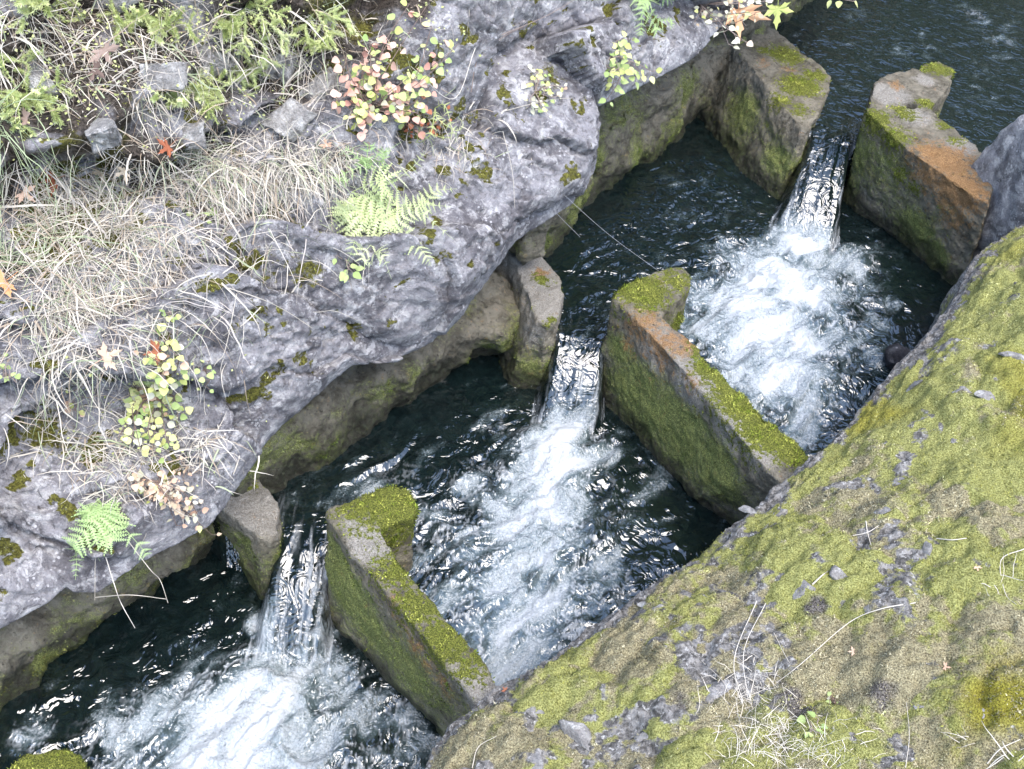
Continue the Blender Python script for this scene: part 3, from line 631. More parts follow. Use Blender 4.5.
def place(o, px, py, lift=0., yaw=None, tilt=0., bvh=None):
    p, n, dist = hit(px, py, bvh); o.location = p + n * lift
    q = n.to_track_quat('Z', 'Y'); o.rotation_mode = 'QUATERNION'
    from mathutils import Quaternion
    o.rotation_quaternion = q @ Quaternion((0, 0, 1), yaw if yaw is not None else random.uniform(0, 6.28)) @ Quaternion((1, 0, 0), tilt)
    return p, n, dist
STONES = [  # px, py, half-width px, half-height px, angle deg, label
    (96, 124, 36, 16, 12, 'pale angular rock block with bright top, above the dry grass shelf at left'),
    (166, 78, 24, 13, 40, 'slanting pale wedge of rock below the conifer sprigs at top left'),
    (146, 118, 11, 24, 10, 'narrow upright grey rock fin beside the pale angular block'),
    (207, 76, 20, 17, -15, 'rounded lavender grey rock between conifer sprigs and dry stems'),
    (190, 130, 16, 13, 0, 'small white flecked rock right above the rust coloured fallen leaf'),
    (282, 116, 26, 22, 20, 'broad grey rock block left of the pink leaved shrub'),
    (290, 66, 24, 16, 30, 'tilted grey slab under dry stems at top centre left'),
    (320, 86, 15, 20, 10, 'upright whitish rock touching the left side of the pink shrub'),
    (30, 64, 38, 13, 5, 'long flat grey rock at the upper left edge'),
    (112, 8, 22, 11, 0, 'flat grey rock at the top edge among conifer sprigs')]
for i, (x, y, a, b, ang, lb) in enumerate(STONES):
    _, n, dist = hit(x, y, BVC); s = dist / F
    o = link('stone', rock_mesh(40 + i, 5, 12, .14, a * s * 1.75, b * s * 1.9, min(a, b) * s * 1.5, (.3, .62)), M_stone); place(o, x, y, -.5 * min(a, b) * s, -math.radians(ang) + .5, 0, BVC)
    tag(o, lb, 'rock', 'pale rocks on the cliff shelf')
BST = [(962, 388, 11, 9, 'square whitish stone on the moss left of the flat pale stone at far right'), (991, 398, 14, 6, 'flat pale stone lying on moss near the right edge'),
       (1010, 354, 15, 6, 'long grey stone near the right edge, uppermost on the mossy bank'), (957, 442, 9, 6, 'small white flecked stone in the moss left of a brown patch'),
       (902, 478, 13, 8, 'pale split stone amid the upper bank moss'), (912, 386, 5, 13, 'narrow grey stone sliver standing at the rock edge of the bank'),
       (747, 510, 10, 4, 'white stone chip at the edge above the dark water'), (779, 515, 6, 8, 'grey stone chip inside the mossy edge, right of the white chip'),
       (802, 591, 9, 11, 'grey stone between two brown moss cushions'), (843, 578, 10, 10, 'dark grey stone right of the white star shaped twig'),
       (749, 602, 8, 10, 'pale stone just above the tall bent straws'), (711, 690, 18, 15, 'rough pale grey stone left of the dry grass clump'),
       (928, 550, 8, 6, 'small grey stone under the straight white twig'), (696, 646, 6, 6, 'lone little grey stone in moss left of the straws'),
       (584, 738, 14, 26, 'long grey rock slab at the bottom of the mossy bank'), (534, 760, 16, 8, 'low grey rock at the bottom edge of the bank'),
       (538, 713, 11, 6, 'half buried grey rock in bright green moss near the near baffle'), (649, 603, 5, 13, 'thin grey rock rib along the bank edge over the foaming pool'),
       (645, 736, 11, 15, 'mottled grey rock right of the long slab'), (918, 706, 4, 4, 'tiny round white pebble on olive moss'), (984, 715, 4, 5, 'tiny white chip at lower right on the moss'),
       (868, 610, 8, 6, 'white mottled stone below the star shaped twig'), (757, 700, 10, 8, 'grey stone inside the dry grass clump'), (880, 510, 6, 10, 'upright pale stone in the middle of the bank')]
for i, (x, y, a, b, lb) in enumerate(BST):
    _, n, dist = hit(x, y, BVB); s = dist / F
    o = link('stone', rock_mesh(80 + i, 4, 10, .07, a * s * 1.15, b * s * 1.35, min(a, b) * s * .7, (.35, .72)), M_stone); place(o, x, y, -.32 * min(a, b) * s, random.uniform(-.3, .3), 0, BVB)
    tag(o, lb, 'stone', 'stones in the bank moss')

# ------------------------------------------------------------------ curves as tubes
def tube(pts, r0, r1=None, sides=4):
    pts = np.asarray(pts, float); n = len(pts); r1 = r0 if r1 is None else r1
    t = np.gradient(pts, axis=0); t /= np.linalg.norm(t, axis=1, keepdims=True) + 1e-9
    ref = np.where(np.abs(t[:, 2:3]) < .9, np.array([[0, 0, 1.]]), np.array([[1., 0, 0]])); u = np.cross(t, ref); u /= np.linalg.norm(u, axis=1, keepdims=True) + 1e-9; v = np.cross(t, u)
    r = np.linspace(r0, r1, n)[:, None, None]; a = np.arange(sides) * 2 * math.pi / sides
    ring = pts[:, None, :] + r * (u[:, None, :] * np.cos(a)[None, :, None] + v[:, None, :] * np.sin(a)[None, :, None])
    i = np.arange(n * sides).reshape(n, sides); j = np.roll(i, -1, 1)
    return ring.reshape(-1, 3), np.stack([i[:-1], j[:-1], j[1:], i[1:]], -1).reshape(-1, 4)
def smooth_curve(pts, n=14):
    pts = np.asarray(pts, float)
    if len(pts) == 2: return pts[0] + (pts[1] - pts[0]) * np.linspace(0, 1, n)[:, None]
    P = np.vstack([2 * pts[0] - pts[1], pts, 2 * pts[-1] - pts[-2]]); out = []
    m = len(pts) - 1; per = max(2, n // m)
    for k in range(m):
        a, b, c, e = P[k:k + 4]
        for t in np.linspace(0, 1, per, endpoint=(k == m - 1)):
            out.append(.5 * (2 * b + (c - a) * t + (2 * a - 5 * b + 4 * c - e) * t * t + (3 * b - a - 3 * c + e) * t ** 3))
    return np.array(out)
class Bag:
    def __init__(s): s.V = []; s.F = []; s.n = 0
    def add(s, V, Fq):
        s.V.append(V); s.F.append(Fq + s.n); s.n += len(V)
    def mesh(s, name, smooth=True): return mesh(name, np.vstack(s.V), np.vstack(s.F), smooth)
def hpt(x, y, lift, bvh=None):
    p, n, _ = hit(x, y, bvh); return np.array(p + n * lift)

# ------------------------------------------------------------------ leaves
def leaf_mesh(name, kind, mat):
    if kind == 'round': prof = [(0, .0), (.12, .30), (.35, .46), (.62, .42), (.85, .22), (1, 0)]
    elif kind == 'ovate': prof = [(0, .0), (.15, .24), (.38, .34), (.65, .25), (.85, .11), (1, 0)]
    else: prof = [(0, .0), (.1, .36), (.3, .52), (.55, .40), (.75, .30), (1, .0)]
    V = []; Fc = []
    for (y, x) in prof:
        cz = -.16 * (y - .35) ** 2
        V += [(-x, y, cz + .22 * x), (0, y, cz), (x, y, cz + .22 * x)]
    for k in range(len(prof) - 1):
        a = 3 * k; Fc += [(a, a + 1, a + 4, a + 3), (a + 1, a + 2, a + 5, a + 4)]
    me = mesh(name, V, Fc); me.materials.append(mat); return me
LM = {}
def leafm(kind, mat):
    k = (kind, mat.name)
    if k not in LM: LM[k] = leaf_mesh('leaf', kind, mat)
    return LM[k]
def orient(nv, dv, roll=0):
    z = nv.normalized(); y = (dv - dv.dot(z) * z)
    if y.length < 1e-4: y = z.orthogonal()
    y.normalize(); x = y.cross(z); m = Matrix((x, y, z)).transposed(); return m.to_4x4()
def put_leaf(parent, me, pos, nv, dv, size):
    o = bpy.data.objects.new('leaf', me); COL.objects.link(o); o.parent = parent
    m = orient(nv, dv); o.matrix_local = Matrix.Translation(Vector(pos) - Vector(parent.location)) @ m @ Matrix.Diagonal((size, size, size, 1))
    return o
def shrub(name, label, cat, root_px, ells, n, size, cols, kind='ovate', nb=10, lift=.07, bvh=None, stem=M_twig, group=None, seed=0):
    R = random.Random(seed); root = hpt(*root_px, -.005, bvh)
    ro = empty(name, tuple(root), label, cat, group); bag = Bag(); tot = sum(e[4] if len(e) > 4 else 1 for e in ells)
    mats = [c for c, wgt in cols for _ in range(wgt)]; left = n
    for bi in range(nb):
        e = R.choices(ells, [q[4] if len(q) > 4 else 1 for q in ells])[0]
        while True:
            ux, uy = R.uniform(-1, 1), R.uniform(-1, 1)
            if ux * ux + uy * uy < 1: break
        tip = hpt(e[0] + ux * e[2], e[1] + uy * e[3], lift * R.uniform(.5, 1.3), bvh)
        txy = (e[0] + ux * e[2], e[1] + uy * e[3]); mid = hpt((root_px[0] + txy[0]) / 2, (root_px[1] + txy[1]) / 2, lift * R.uniform(.5, 1.3), bvh) + np.array([R.uniform(-.02, .02) for _ in range(3)])
        c = smooth_curve([root, mid, tip], 12); bag.add(*tube(c, .0036, .0016))
        k = max(1, round(left / (nb - bi))); left -= k
        for li in range(k):
            f = 1 - (li / k) * .75 if k > 1 else 1; f = min(1, max(.15, f + R.uniform(-.05, .05))); p = c[min(len(c) - 1, int(f * (len(c) - 1)))]
            side = 1 if li % 2 else -1; tdir = Vector(c[-1] - c[0]).normalized()
            cv = (Vector(CAM) - Vector(p)).normalized()
            nv = Vector((0, 0, 1)) * .7 + cv * .6 + Vector((R.gauss(0, .5), R.gauss(0, .5), R.gauss(0, .35)))
            dv = tdir * R.uniform(-.1, .7) + tdir.cross(nv).normalized() * side * R.uniform(.5, 1) + Vector((0, 0, -.35))
            sz = size * R.uniform(.8, 1.5); off = dv.normalized() * R.uniform(.2, 1.1) * size
            q = Vector(p) + off; bag.add(*tube(smooth_curve([p, np.array(q)], 3), .0013))
            put_leaf(ro, leafm(R.choice([kind, kind, 'broad']), R.choice(mats)), q, nv, dv, sz)
    link('stem', bag.mesh('stem'), stem, ro); return ro
shrub('leafy_shrub', 'bushy shrub with mixed pink and yellow green round leaves at top centre', 'shrub', (372, 110),
      [(385, 35, 40, 30), (370, 75, 50, 45, 2), (410, 100, 35, 35), (345, 100, 30, 25), (400, 60, 45, 40), (430, 45, 24, 45, 2)], 290, .034, [(L_green, 3), (L_yellow, 4), (L_pink, 5), (L_pale, 1)], 'round', 26, .10, BVC, seed=1)
shrub('leafy_shrub', 'rust red dried shoots below the pink leaved shrub', 'shrub', (415, 125), [(420, 118, 28, 18), (395, 128, 22, 14)], 45, .024, [(L_rust, 4), (L_pink, 1), (L_brown, 1)], 'ovate', 9, .05, BVC, seed=2)
shrub('leafy_shrub', 'yellow green shrub with small round leaves low on the left cliff', 'shrub', (160, 395),
      [(150, 365, 40, 28, 2), (160, 400, 45, 30, 2), (165, 430, 30, 22), (140, 440, 20, 20), (175, 345, 25, 18)], 260, .030, [(L_green, 3), (L_yellow, 6), (L_salmon, 1), (L_pale, 2)], 'round', 20, .08, BVC, seed=3)
shrub('leafy_shrub', 'tan and pinkish shrub hanging over the cliff lip above the near stub', 'shrub', (150, 480),
      [(160, 490, 35, 22, 2), (190, 505, 28, 22, 2), (130, 475, 30, 16), (200, 520, 14, 12)], 190, .027, [(L_tan, 5), (L_salmon, 3), (L_pale, 2), (L_yellow, 1)], 'ovate', 16, .06, BVC, seed=4)
shrub('leafy_shrub', 'pale green and pinkish twiggy plant on the grey rock near the centre top', 'shrub', (535, 92),
      [(540, 60, 16, 25), (530, 90, 14, 22), (550, 85, 14, 22), (548, 112, 14, 14)], 70, .026, [(L_pale, 5), (L_yellow, 2), (L_salmon, 1), (L_green, 1)], 'ovate', 11, .05, BVC, seed=5)
shrub('leafy_shrub', 'fresh green leafy plant overhanging the dark water at top centre', 'shrub', (612, 55), [(620, 72, 22, 16, 2), (632, 62, 18, 16), (600, 88, 10, 12), (622, 38, 8, 12)], 70, .040, [(L_green, 5), (L_yellow, 3)], 'ovate', 10, .06, BVC, seed=6)
shrub('leafy_shrub', 'cream leaved shrub around the hanging orange leaf at the top edge', 'shrub', (700, 5), [(712, 22, 28, 22, 2), (735, 35, 18, 14), (700, 40, 14, 20), (745, 8, 18, 10), (760, 5, 14, 10)], 95, .030, [(L_pale, 6), (L_tan, 1), (L_yellow, 1)], 'ovate', 13, .10, BVC, seed=7)
shrub('leafy_shrub', 'small yellow leaved twig poking in at the top edge over the water', 'shrub', (800, -14), [(785, -2, 8, 8), (850, -4, 16, 6), (875, -2, 12, 5)], 16, .032, [(L_yellow, 4), (L_pale, 1)], 'ovate', 6, .12, BVC, seed=8)
shrub('herb', 'little green herb with oval leaves under the large fern', 'herb', (345, 258), [(342, 262, 8, 10), (350, 272, 10, 12)], 9, .040, [(L_green, 1)], 'ovate', 4, .03, BVC, seed=9)
shrub('herb', 'small blue green trefoil herb on the dry grass shelf', 'herb', (197, 218), [(197, 216, 12, 10)], 8, .030, [(L_green, 1)], 'round', 4, .06, BVC, seed=10)
shrub('herb', 'few round green leaves right of the yellow green shrub', 'herb', (206, 372), [(206, 372, 12, 12)], 8, .026, [(L_green, 1)], 'round', 4, .03, BVC, seed=11)
shrub('herb', 'tiny three leaved sprig above the yellow green shrub', 'herb', (170, 313), [(170, 312, 7, 6)], 7, .022, [(L_yellow, 1), (L_green, 1)], 'round', 3, .04, BVC, seed=12)
shrub('herb', 'three yellow round leaves alone left of the yellow green shrub', 'herb', (78, 405), [(76, 408, 8, 9)], 5, .028, [(L_yellow, 2), (L_salmon, 1)], 'round', 3, .03, BVC, seed=13)
shrub('herb', 'grey green herb at the left edge beside dark moss', 'herb', (6, 378), [(10, 375, 14, 10)], 12, .026, [(L_green, 1)], 'ovate', 5, .05, BVC, seed=14)
shrub('herb', 'little bright green weed in the dry grass on the mossy bank', 'herb', (812, 729), [(812, 728, 9, 9)], 8, .026, [(L_green, 1)], 'ovate', 4, .02, BVB, seed=15)
shrub('herb', 'pale grey green weed just above the bright green weed on bank', 'herb', (834, 703), [(834, 702, 8, 6)], 7, .022, [(L_green, 1), (L_pale, 1)], 'ovate', 4, .02, BVB, seed=16)

# ------------------------------------------------------------------ fallen maple leaves
def maple_mesh(mat, curl, seed):
    R = random.Random(seed); pts = [(0, -.08)]
    lob = [(-.62, -.10, .25), (-.85, .35, .25), (0, 1, .25), (.85, .35, .25), (.62, -.10, .25)]
    out = []; C = np.array([0, .12])
    for i, (x, y, _) in enumerate(lob):
        tip = np.array([x, y]) * R.uniform(.85, 1.1); d = tip - C; nrm = np.array([-d[1], d[0]]); nrm = nrm / np.linalg.norm(nrm)
        nrm = -nrm if i >= 0 else nrm
        L = np.linalg.norm(d)
        out += [C + d * .42 - nrm * -.17 * L * 0 + nrm * -.13 * L, C + d * .62 + nrm * -.20 * L, C + d * .70 + nrm * -.10 * L, tip, C + d * .70 + nrm * .10 * L, C + d * .62 + nrm * .20 * L, C + d * .42 + nrm * .13 * L]
        if i < 4:
            nx = np.array(lob[i + 1][:2]); out.append(C + (d / L + (nx - C) / np.linalg.norm(nx - C)) * .16)
    out = np.array(out); V = [(C[0], C[1], 0)] + [(p[0], p[1], curl * (p[0] ** 2) * .9 + curl * .6 * (p[1] - .3) ** 2 + R.uniform(-.04, .04)) for p in out]
    n = len(out); Fc = [(0, i + 1, i + 2) for i in range(n - 1)] + [(0, n, 1)]
    st, sf = tube(smooth_curve([(0, .1, 0), (.03, -.35, .02), (.1, -.75, .08)], 6), .022, .014)
    k = len(V); V = V + [tuple(v) for v in st]; Fc += [tuple(int(a) + k for a in f) for f in sf]
    me = mesh('maple_leaf', V, Fc); me.materials.append(mat); return me
MAP = [(4, 293, 30, L_orange, 'bright orange fallen leaf at the left edge on dry grass', BVC, .35), (22, 192, 22, L_salmon, 'tan orange fallen leaf near the left edge below the sprigs', BVC, .5), (56, 166, 24, L_rust, 'dark red curled leaf caught in the dry grass upper left', BVC, .7),
       (172, 157, 22, L_rust, 'rust red fallen leaf at the top of the grass shelf', BVC, .5), (97, 352, 34, L_salmon, 'large salmon pink maple leaf left of the yellow green shrub', BVC, .15), (157, 348, 24, L_rust, 'curled red brown leaf inside the yellow green shrub', BVC, .9),
       (726, 15, 46, L_peach, 'hanging orange maple leaf among cream leaves at the top edge', BVC, .8), (778, 6, 34, L_yellow, 'yellow maple leaf hanging at the top edge over dark water', BVC, .2), (112, 52, 30, L_brown, 'crumpled brown leaf beneath the conifer sprigs', BVC, .6), (45, 48, 26, L_brown, 'mauve brown dead leaf at upper left among the sprigs', BVC, .6),
       (35, 132, 22, L_brown, 'dull brown oval dead leaf above the tan orange leaf', BVC, .7), (100, 68, 24, L_brown, 'grey brown dead leaf right of the long flat rock', BVC, .5), (104, 160, 22, L_tan, 'papery pale dead leaf below the pale angular block', BVC, .6), (128, 158, 20, L_tan, 'shrivelled pale dead leaf right of the papery one', BVC, .8),
       (855, 653, 9, L_salmon, 'tiny pinkish fallen leaf on the mossy bank beside straws', BVB, .4), (943, 669, 10, L_salmon, 'small salmon fallen leaf by a dark hollow in the moss', BVB, .4), (976, 567, 8, L_salmon, 'small reddish leaf on moss near the right edge', BVB, .4),
       (334, 142, 14, L_salmon, 'small salmon dead leaf left under the pink shrub', BVC, .4), (505, 690, 8, L_rust, 'tiny rust leaf where the near baffle meets the bank', BVB, .5)]
for i, (x, y, s, mat, lb, bv, cu) in enumerate(MAP):
    p, n, dist = hit(x, y, bv); k = s * dist / F * .62
    o = link('fallen_leaf', maple_mesh(mat, cu, i)); cv = (Vector(CAM) - p).normalized()
    nv = n * .5 + cv * .7 + Vector((random.gauss(0, .2), random.gauss(0, .2), random.gauss(0, .2)))
    dv = Vector((random.gauss(0, 1), random.gauss(0, 1), -.6)); lift = .06 if bv is BVC else .012
    if y < 20 and x > 700: lift = .16; dv = Vector((.1, 0, -1)); nv = cv + Vector((.5, .2, -.2))
    o.matrix_world = Matrix.Translation(p + n * lift) @ orient(nv, dv) @ Matrix.Diagonal((k, k, k, 1)); tag(o, lb, 'leaf', 'fallen leaves')

# ------------------------------------------------------------------ ferns
def frond_mesh(c, nv, width, npin, rng, pinl=7):
    """c: curve points; a bipinnate frond built as toothed pinnae along it"""
    V = []; Fc = []; n = len(c); t = np.gradient(c, axis=0); t /= np.linalg.norm(t, axis=1, keepdims=True)
    for k in range(npin):
        f = .10 + .90 * k / npin; x = f * (n - 1); i = min(n - 2, int(x)); p = c[i] + (c[i + 1] - c[i]) * (x - i); td = t[i]
        nn = nv - nv.dot(td) * td; nn /= np.linalg.norm(nn); sd = np.cross(td, nn)
        env = math.sin(min(1, f * 1.9 + .25) * math.pi / 2) * (1 - f) ** .75 * 1.25 + .04
        for s in (-1, 1):
            L = width * env * rng.uniform(.75, 1.12); dirv = sd * s + td * (.35 + .4 * f) - nn * rng.uniform(.05, .35); dirv /= np.linalg.norm(dirv)
            side = np.cross(nn, dirv); side /= np.linalg.norm(side); hw = min(L * .19, width * .17)
            for q in range(pinl):
                u0 = q / pinl; u1 = (q + .95) / pinl; w_ = hw * (1 - u0) ** .7 * (1.15 if q else .9)
                a = p + dirv * L * u0 - nn * L * .18 * u0 * u0; b = p + dirv * L * u1 - nn * L * .18 * u1 * u1
                for g in (-1, 1):
                    e = (a + b) / 2 + side * g * w_ + dirv * L * .09 + nn * .1 * w_; k0 = len(V); V += [a, e, b]; Fc.append((k0, k0 + 1, k0 + 2))
    st, sf = tube(c, .0028, .0008); k0 = len(V); V += list(st); Fc += [tuple(int(j) + k0 for j in q) for q in sf]
    return mesh('frond', np.array(V), Fc, False)
def fern(label, root_px, tips, width, mat, bvh=BVC, arch=.10, npin=20, seed=0):
    rng = np.random.default_rng(seed); root = hpt(*root_px, .0, bvh); ro = empty('fern', tuple(root), label, 'fern', 'ferns on the cliff'); nr = np.array(hit(*root_px, bvh)[1])
    for (x, y) in tips:
        tip = hpt(x, y, .04 + .06 * rng.random(), bvh); mid = hpt((root_px[0] + x) / 2, (root_px[1] + y) / 2, arch * rng.uniform(.8, 1.6), bvh) + np.array([0, 0, .02])
        q = [hpt(root_px[0] + (x - root_px[0]) * f, root_px[1] + (y - root_px[1]) * f, arch * g * rng.uniform(.9, 1.4), bvh) for f, g in ((.3, .9), (.55, 1.05), (.8, .85))]
        c = smooth_curve([root] + q + [tip], 24); L = np.linalg.norm(tip - root); cv = CAM - mid; cv /= np.linalg.norm(cv)
        link('frond', frond_mesh(c, nr * .5 + cv * .6 + np.array([0, 0, .4]), min(width, L * .42), npin, rng), mat, ro)
    return ro
fern('large pale green fern spreading over the cliff below the pink shrub', (352, 192), [(455, 184), (450, 212), (446, 240), (425, 262), (394, 272), (345, 262), (326, 220), (420, 160), (368, 258)], .12, L_fernp, npin=15, seed=1)
fern('small fern just above the large pale fern', (372, 160), [(345, 150), (395, 148), (335, 172), (390, 172)], .05, L_fern, npin=14, seed=2)
fern('small pale fern with two hanging fronds on the lower left lip', (98, 498), [(78, 574), (92, 562), (134, 548), (66, 545)], .10, L_fern, npin=20, seed=3)
fern('green fern hanging at the top edge above the dark water', (632, -4), [(664, 30), (648, 44), (628, 34), (674, 12)], .08, L_fern, npin=18, seed=4)
fern('yellowing fern shoot at the right foot of the pink shrub', (435, 108), [(454, 124), (440, 132), (405, 136)], .035, L_needle, npin=12, seed=5)

# ------------------------------------------------------------------ conifer seedlings (sprigs of soft needles)
def sprig_mesh(c, rng, nl=.019, per=10):
    V = []; Fc = []; n = len(c); t = np.gradient(c, axis=0); t /= np.linalg.norm(t, axis=1, keepdims=True)
    for i in range(2, n):
        for q in range(per):
            d_ = rng.normal(size=3); d_ -= d_.dot(t[i]) * t[i]; d_ /= np.linalg.norm(d_); d_ = d_ + t[i] * .7; d_ /= np.linalg.norm(d_); s = np.cross(d_, t[i]); s /= np.linalg.norm(s)
            L = nl * rng.uniform(.7, 1.2); p = c[i] + t[i] * rng.uniform(-.004, .004); k = len(V); V += [p - s * .0021, p + s * .0021, p + d_ * L * .6 + s * .0026, p + d_ * L]; Fc += [(k, k + 1, k + 2), (k, k + 2, k + 3)]
    st, sf = tube(c, .0020, .0010); k = len(V); V += list(st); Fc += [tuple(int(j) + k for j in q) for q in sf]
    return mesh('sprig', np.array(V), Fc, False)
def conifer(label, root_px, tips, seed, lift=.09):
    rng = np.random.default_rng(seed); root = hpt(*root_px, 0, BVC); ro = empty('conifer_seedling', tuple(root), label, 'conifer seedling', 'conifer seedlings above the grass shelf'); nr = np.array(hit(*root_px, BVC)[1])
    for (x, y) in tips:
        tip = hpt(x, y, lift * rng.uniform(.6, 1.2), BVC); mid = hpt((root_px[0] + x) / 2, (root_px[1] + y) / 2, lift * rng.uniform(.6, 1.2), BVC) + rng.normal(0, .015, 3); c = smooth_curve([root, mid, tip], 22)
        sp = link('sprig', sprig_mesh(c, rng), L_needle, ro)
        for q in range(6):
            i = int(rng.integers(5, 21)); b = c[i]; tv = (c[-1] - c[0]); tv /= np.linalg.norm(tv); cv = CAM - b; cv /= np.linalg.norm(cv); sd = np.cross(tv, cv) * (1 if q % 2 else -1)
            e = b + sd * rng.uniform(.03, .075) + tv * rng.uniform(.02, .06) + rng.normal(0, .008, 3)
            o = link('shoot', sprig_mesh(smooth_curve([b, e], 11), rng), L_needle, None); o.parent = sp; o.matrix_parent_inverse = Matrix.Identity(4); o.matrix_basis = Matrix.Identity(4)
conifer('pale conifer sprigs at the upper left edge', (20, 95), [(0, 70), (10, 110), (40, 95), (58, 118), (25, 128), (62, 85), (20, 70)], 1)
conifer('conifer sprig cluster at the top left corner', (45, 5), [(10, 10), (30, 25), (58, 18), (75, 5), (82, 22), (20, -5)], 2)
conifer('conifer sprigs around the pale wedge of rock', (150, 25), [(110, 40), (132, 35), (100, 18), (170, 20), (150, 50), (185, 35), (130, 5)], 3)
conifer('drooping conifer sprigs right of the narrow rock fin', (190, 85), [(165, 115), (185, 105), (205, 120), (215, 92), (230, 82), (175, 100), (145, 92)], 4)
conifer('bright conifer sprigs in the top centre left among dry stems', (245, 8), [(220, 30), (235, 40), (262, 20), (275, 5), (255, 50), (215, 12), (282, 28)], 5)
conifer('conifer sprigs at the top edge beside the pink shrub', (315, 10), [(300, 25), (325, 28), (335, 8), (318, 40), (308, 35)], 6)
conifer('lone conifer sprig hanging beside the lavender grey rock', (225, 60), [(240, 75), (258, 80), (232, 90), (248, 55)], 7)

# ------------------------------------------------------------------ dry grass and twigs
def blades(specs, rng, bvh, seg=6):
    """specs: rows of (px, py, length m, radius m, spread, droop)"""
    V = []; Fs = []; k = 0
    for (x, y, L, w_, spread, droop, ang) in specs:
        p, n, dist = hit(x, y, bvh); n = np.array(n); p = np.array(p)
        d0 = n * .42 + np.array([0, 0, .10]) + rng.normal(0, spread * 1.15, 3)
        if ang is not None: d0 = d0 + ang
        d0 /= np.linalg.norm(d0); pts = [p - d0 * .01]; v = d0.copy(); st = L / seg
        for q in range(seg):
            v = v + np.array([0, 0, -droop / seg]) + rng.normal(0, .16, 3); v /= np.linalg.norm(v); pts.append(pts[-1] + v * st)
        pts = np.array(pts); cv = CAM - p; cv /= np.linalg.norm(cv); sd = np.cross(v, n + rng.normal(0, .5, 3)); sd /= np.linalg.norm(sd) + 1e-9
        ww = w_ * np.array([1, 1, .95, .85, .65, .4, .08])[:seg + 1][:, None]
        A = pts - sd * ww; B = pts + sd * ww; V.append(np.stack([A, B], 1).reshape(-1, 3)); i = k + np.arange(seg + 1) * 2
        Fs.append(np.stack([i[:-1], i[:-1] + 1, i[1:] + 1, i[1:]], -1)); k += 2 * (seg + 1)
    return np.vstack(V), np.vstack(Fs)
def gauss_specs(regs, rng, wr=(.0012, .0024)):
    out = []
    for (x, y, sx, sy, n, L, spread, droop) in regs:
        for _ in range(int(n * 1.15)): out.append((x + rng.normal(0, sx), y + rng.normal(0, sy), L * rng.uniform(.5, 1.3), rng.uniform(*wr) * (2.0 if rng.random() < .2 else 1), spread * rng.uniform(.7, 1.8), droop * rng.uniform(.5, 1.2), None))
    return out
rg = np.random.default_rng(11)
GR = [(60, 30, 60, 30, 260, .26, .8, 1.1), (170, 50, 60, 30, 260, .26, .8, 1.1), (300, 100, 40, 20, 120, .2, .8, 1.2), (180, 110, 60, 16, 180, .18, .8, 1.2), (40, 330, 40, 60, 160, .34, .6, 1.7), (150, 310, 50, 30, 130, .34, .6, 1.8), (95, 185, 60, 22, 480, .24, .55, 1.6), (60, 230, 40, 25, 420, .24, .55, 1.5), (130, 225, 50, 22, 380, .24, .6, 1.5), (200, 175, 45, 16, 520, .26, .5, 1.8), (270, 165, 45, 14, 520, .26, .5, 1.9), (320, 165, 25, 14, 200, .2, .5, 1.6),
      (240, 205, 45, 18, 260, .22, .5, 1.6), (60, 290, 42, 34, 420, .28, .6, 1.3), (115, 300, 46, 26, 300, .26, .6, 1.3), (85, 350, 30, 36, 240, .24, .6, 1.3), (40, 380, 30, 40, 90, .24, .6, 1.3), (230, 250, 50, 25, 130, .3, .6, 1.5), (140, 470, 45, 22, 120, .2, .7, 1.2), (150, 265, 40, 14, 160, .2, .5, 1.4), (110, 440, 30, 20, 60, .2, .5, 1.4),
      (150, 450, 40, 16, 130, .16, .6, 1.2), (190, 440, 25, 12, 90, .16, .6, 1.2), (110, 465, 18, 16, 80, .18, .6, 1.2), (250, 40, 60, 25, 330, .22, .7, 1.3), (300, 60, 25, 40, 170, .22, .7, 1.3), (100, 60, 70, 30, 300, .2, .7, 1.3), (430, 125, 40, 18, 170, .16, .7, 1.2), (460, 150, 25, 20, 110, .16, .7, 1.3), (30, 30, 40, 30, 140, .2, .7, 1.2), (400, 20, 30, 25, 60, .16, .7, 1.2), (110, 500, 14, 10, 40, .16, .6, 1.4)]
sp = gauss_specs(GR, rg); R_ = rg.random(len(sp))
for (lo, hi, mat, nm) in ((0, .50, M_straw, 'dry_grass'), (.50, .70, M_straw2, 'dry_grass'), (.70, .88, M_straw3, 'dry_grass'), (.88, 1.01, M_gblade, 'green_grass')):
    sel = [s for s, r in zip(sp, R_) if lo <= r < hi]; V, Fq = blades(sel, rg, BVC); link(nm, mesh(nm, V, Fq), mat)['kind'] = 'stuff'
def tuft(label, px, n, L, mat, bvh=BVC, spread=.6, droop=1.0, sx=5, sy=4, wr=(.0016, .003), push=None, seed=0, cat='grass tuft'):
    rng = np.random.default_rng(seed); S = [(px[0] + rng.normal(0, sx), px[1] + rng.normal(0, sy), L * rng.uniform(.5, 1.25), rng.uniform(*wr), spread, droop, push) for _ in range(n)]
    V, Fq = blades(S, rng, bvh)
    if n > 200: o = link('dry_straw', mesh('dry_straw', V, Fq), mat); o['kind'] = 'stuff'; return o
    o = link('grass_tuft', mesh('grass_tuft', V, Fq), mat); tag(o, label, cat, 'grass tufts'); return o
tuft('bleached grass tuft fanning out at the centre of the grass shelf', (125, 228), 90, .26, M_straw, spread=.75, seed=1)
tuft('greenish grass tuft hanging below the rust red leaf', (190, 160), 90, .30, M_gblade, sx=14, droop=1.8, seed=2)
tuft('grey green grass tuft at the left edge under conifer sprigs', (4, 125), 90, .34, M_gblade, droop=2, sx=8, sy=8, seed=3)
tuft('green grass tuft left of the bleached tuft', (48, 228), 50, .24, M_gblade, seed=4)
tuft('green bladed tuft at the far left edge beside orange leaf', (8, 262), 45, .26, M_gblade, seed=5, push=np.array([.3, 0, .6]))
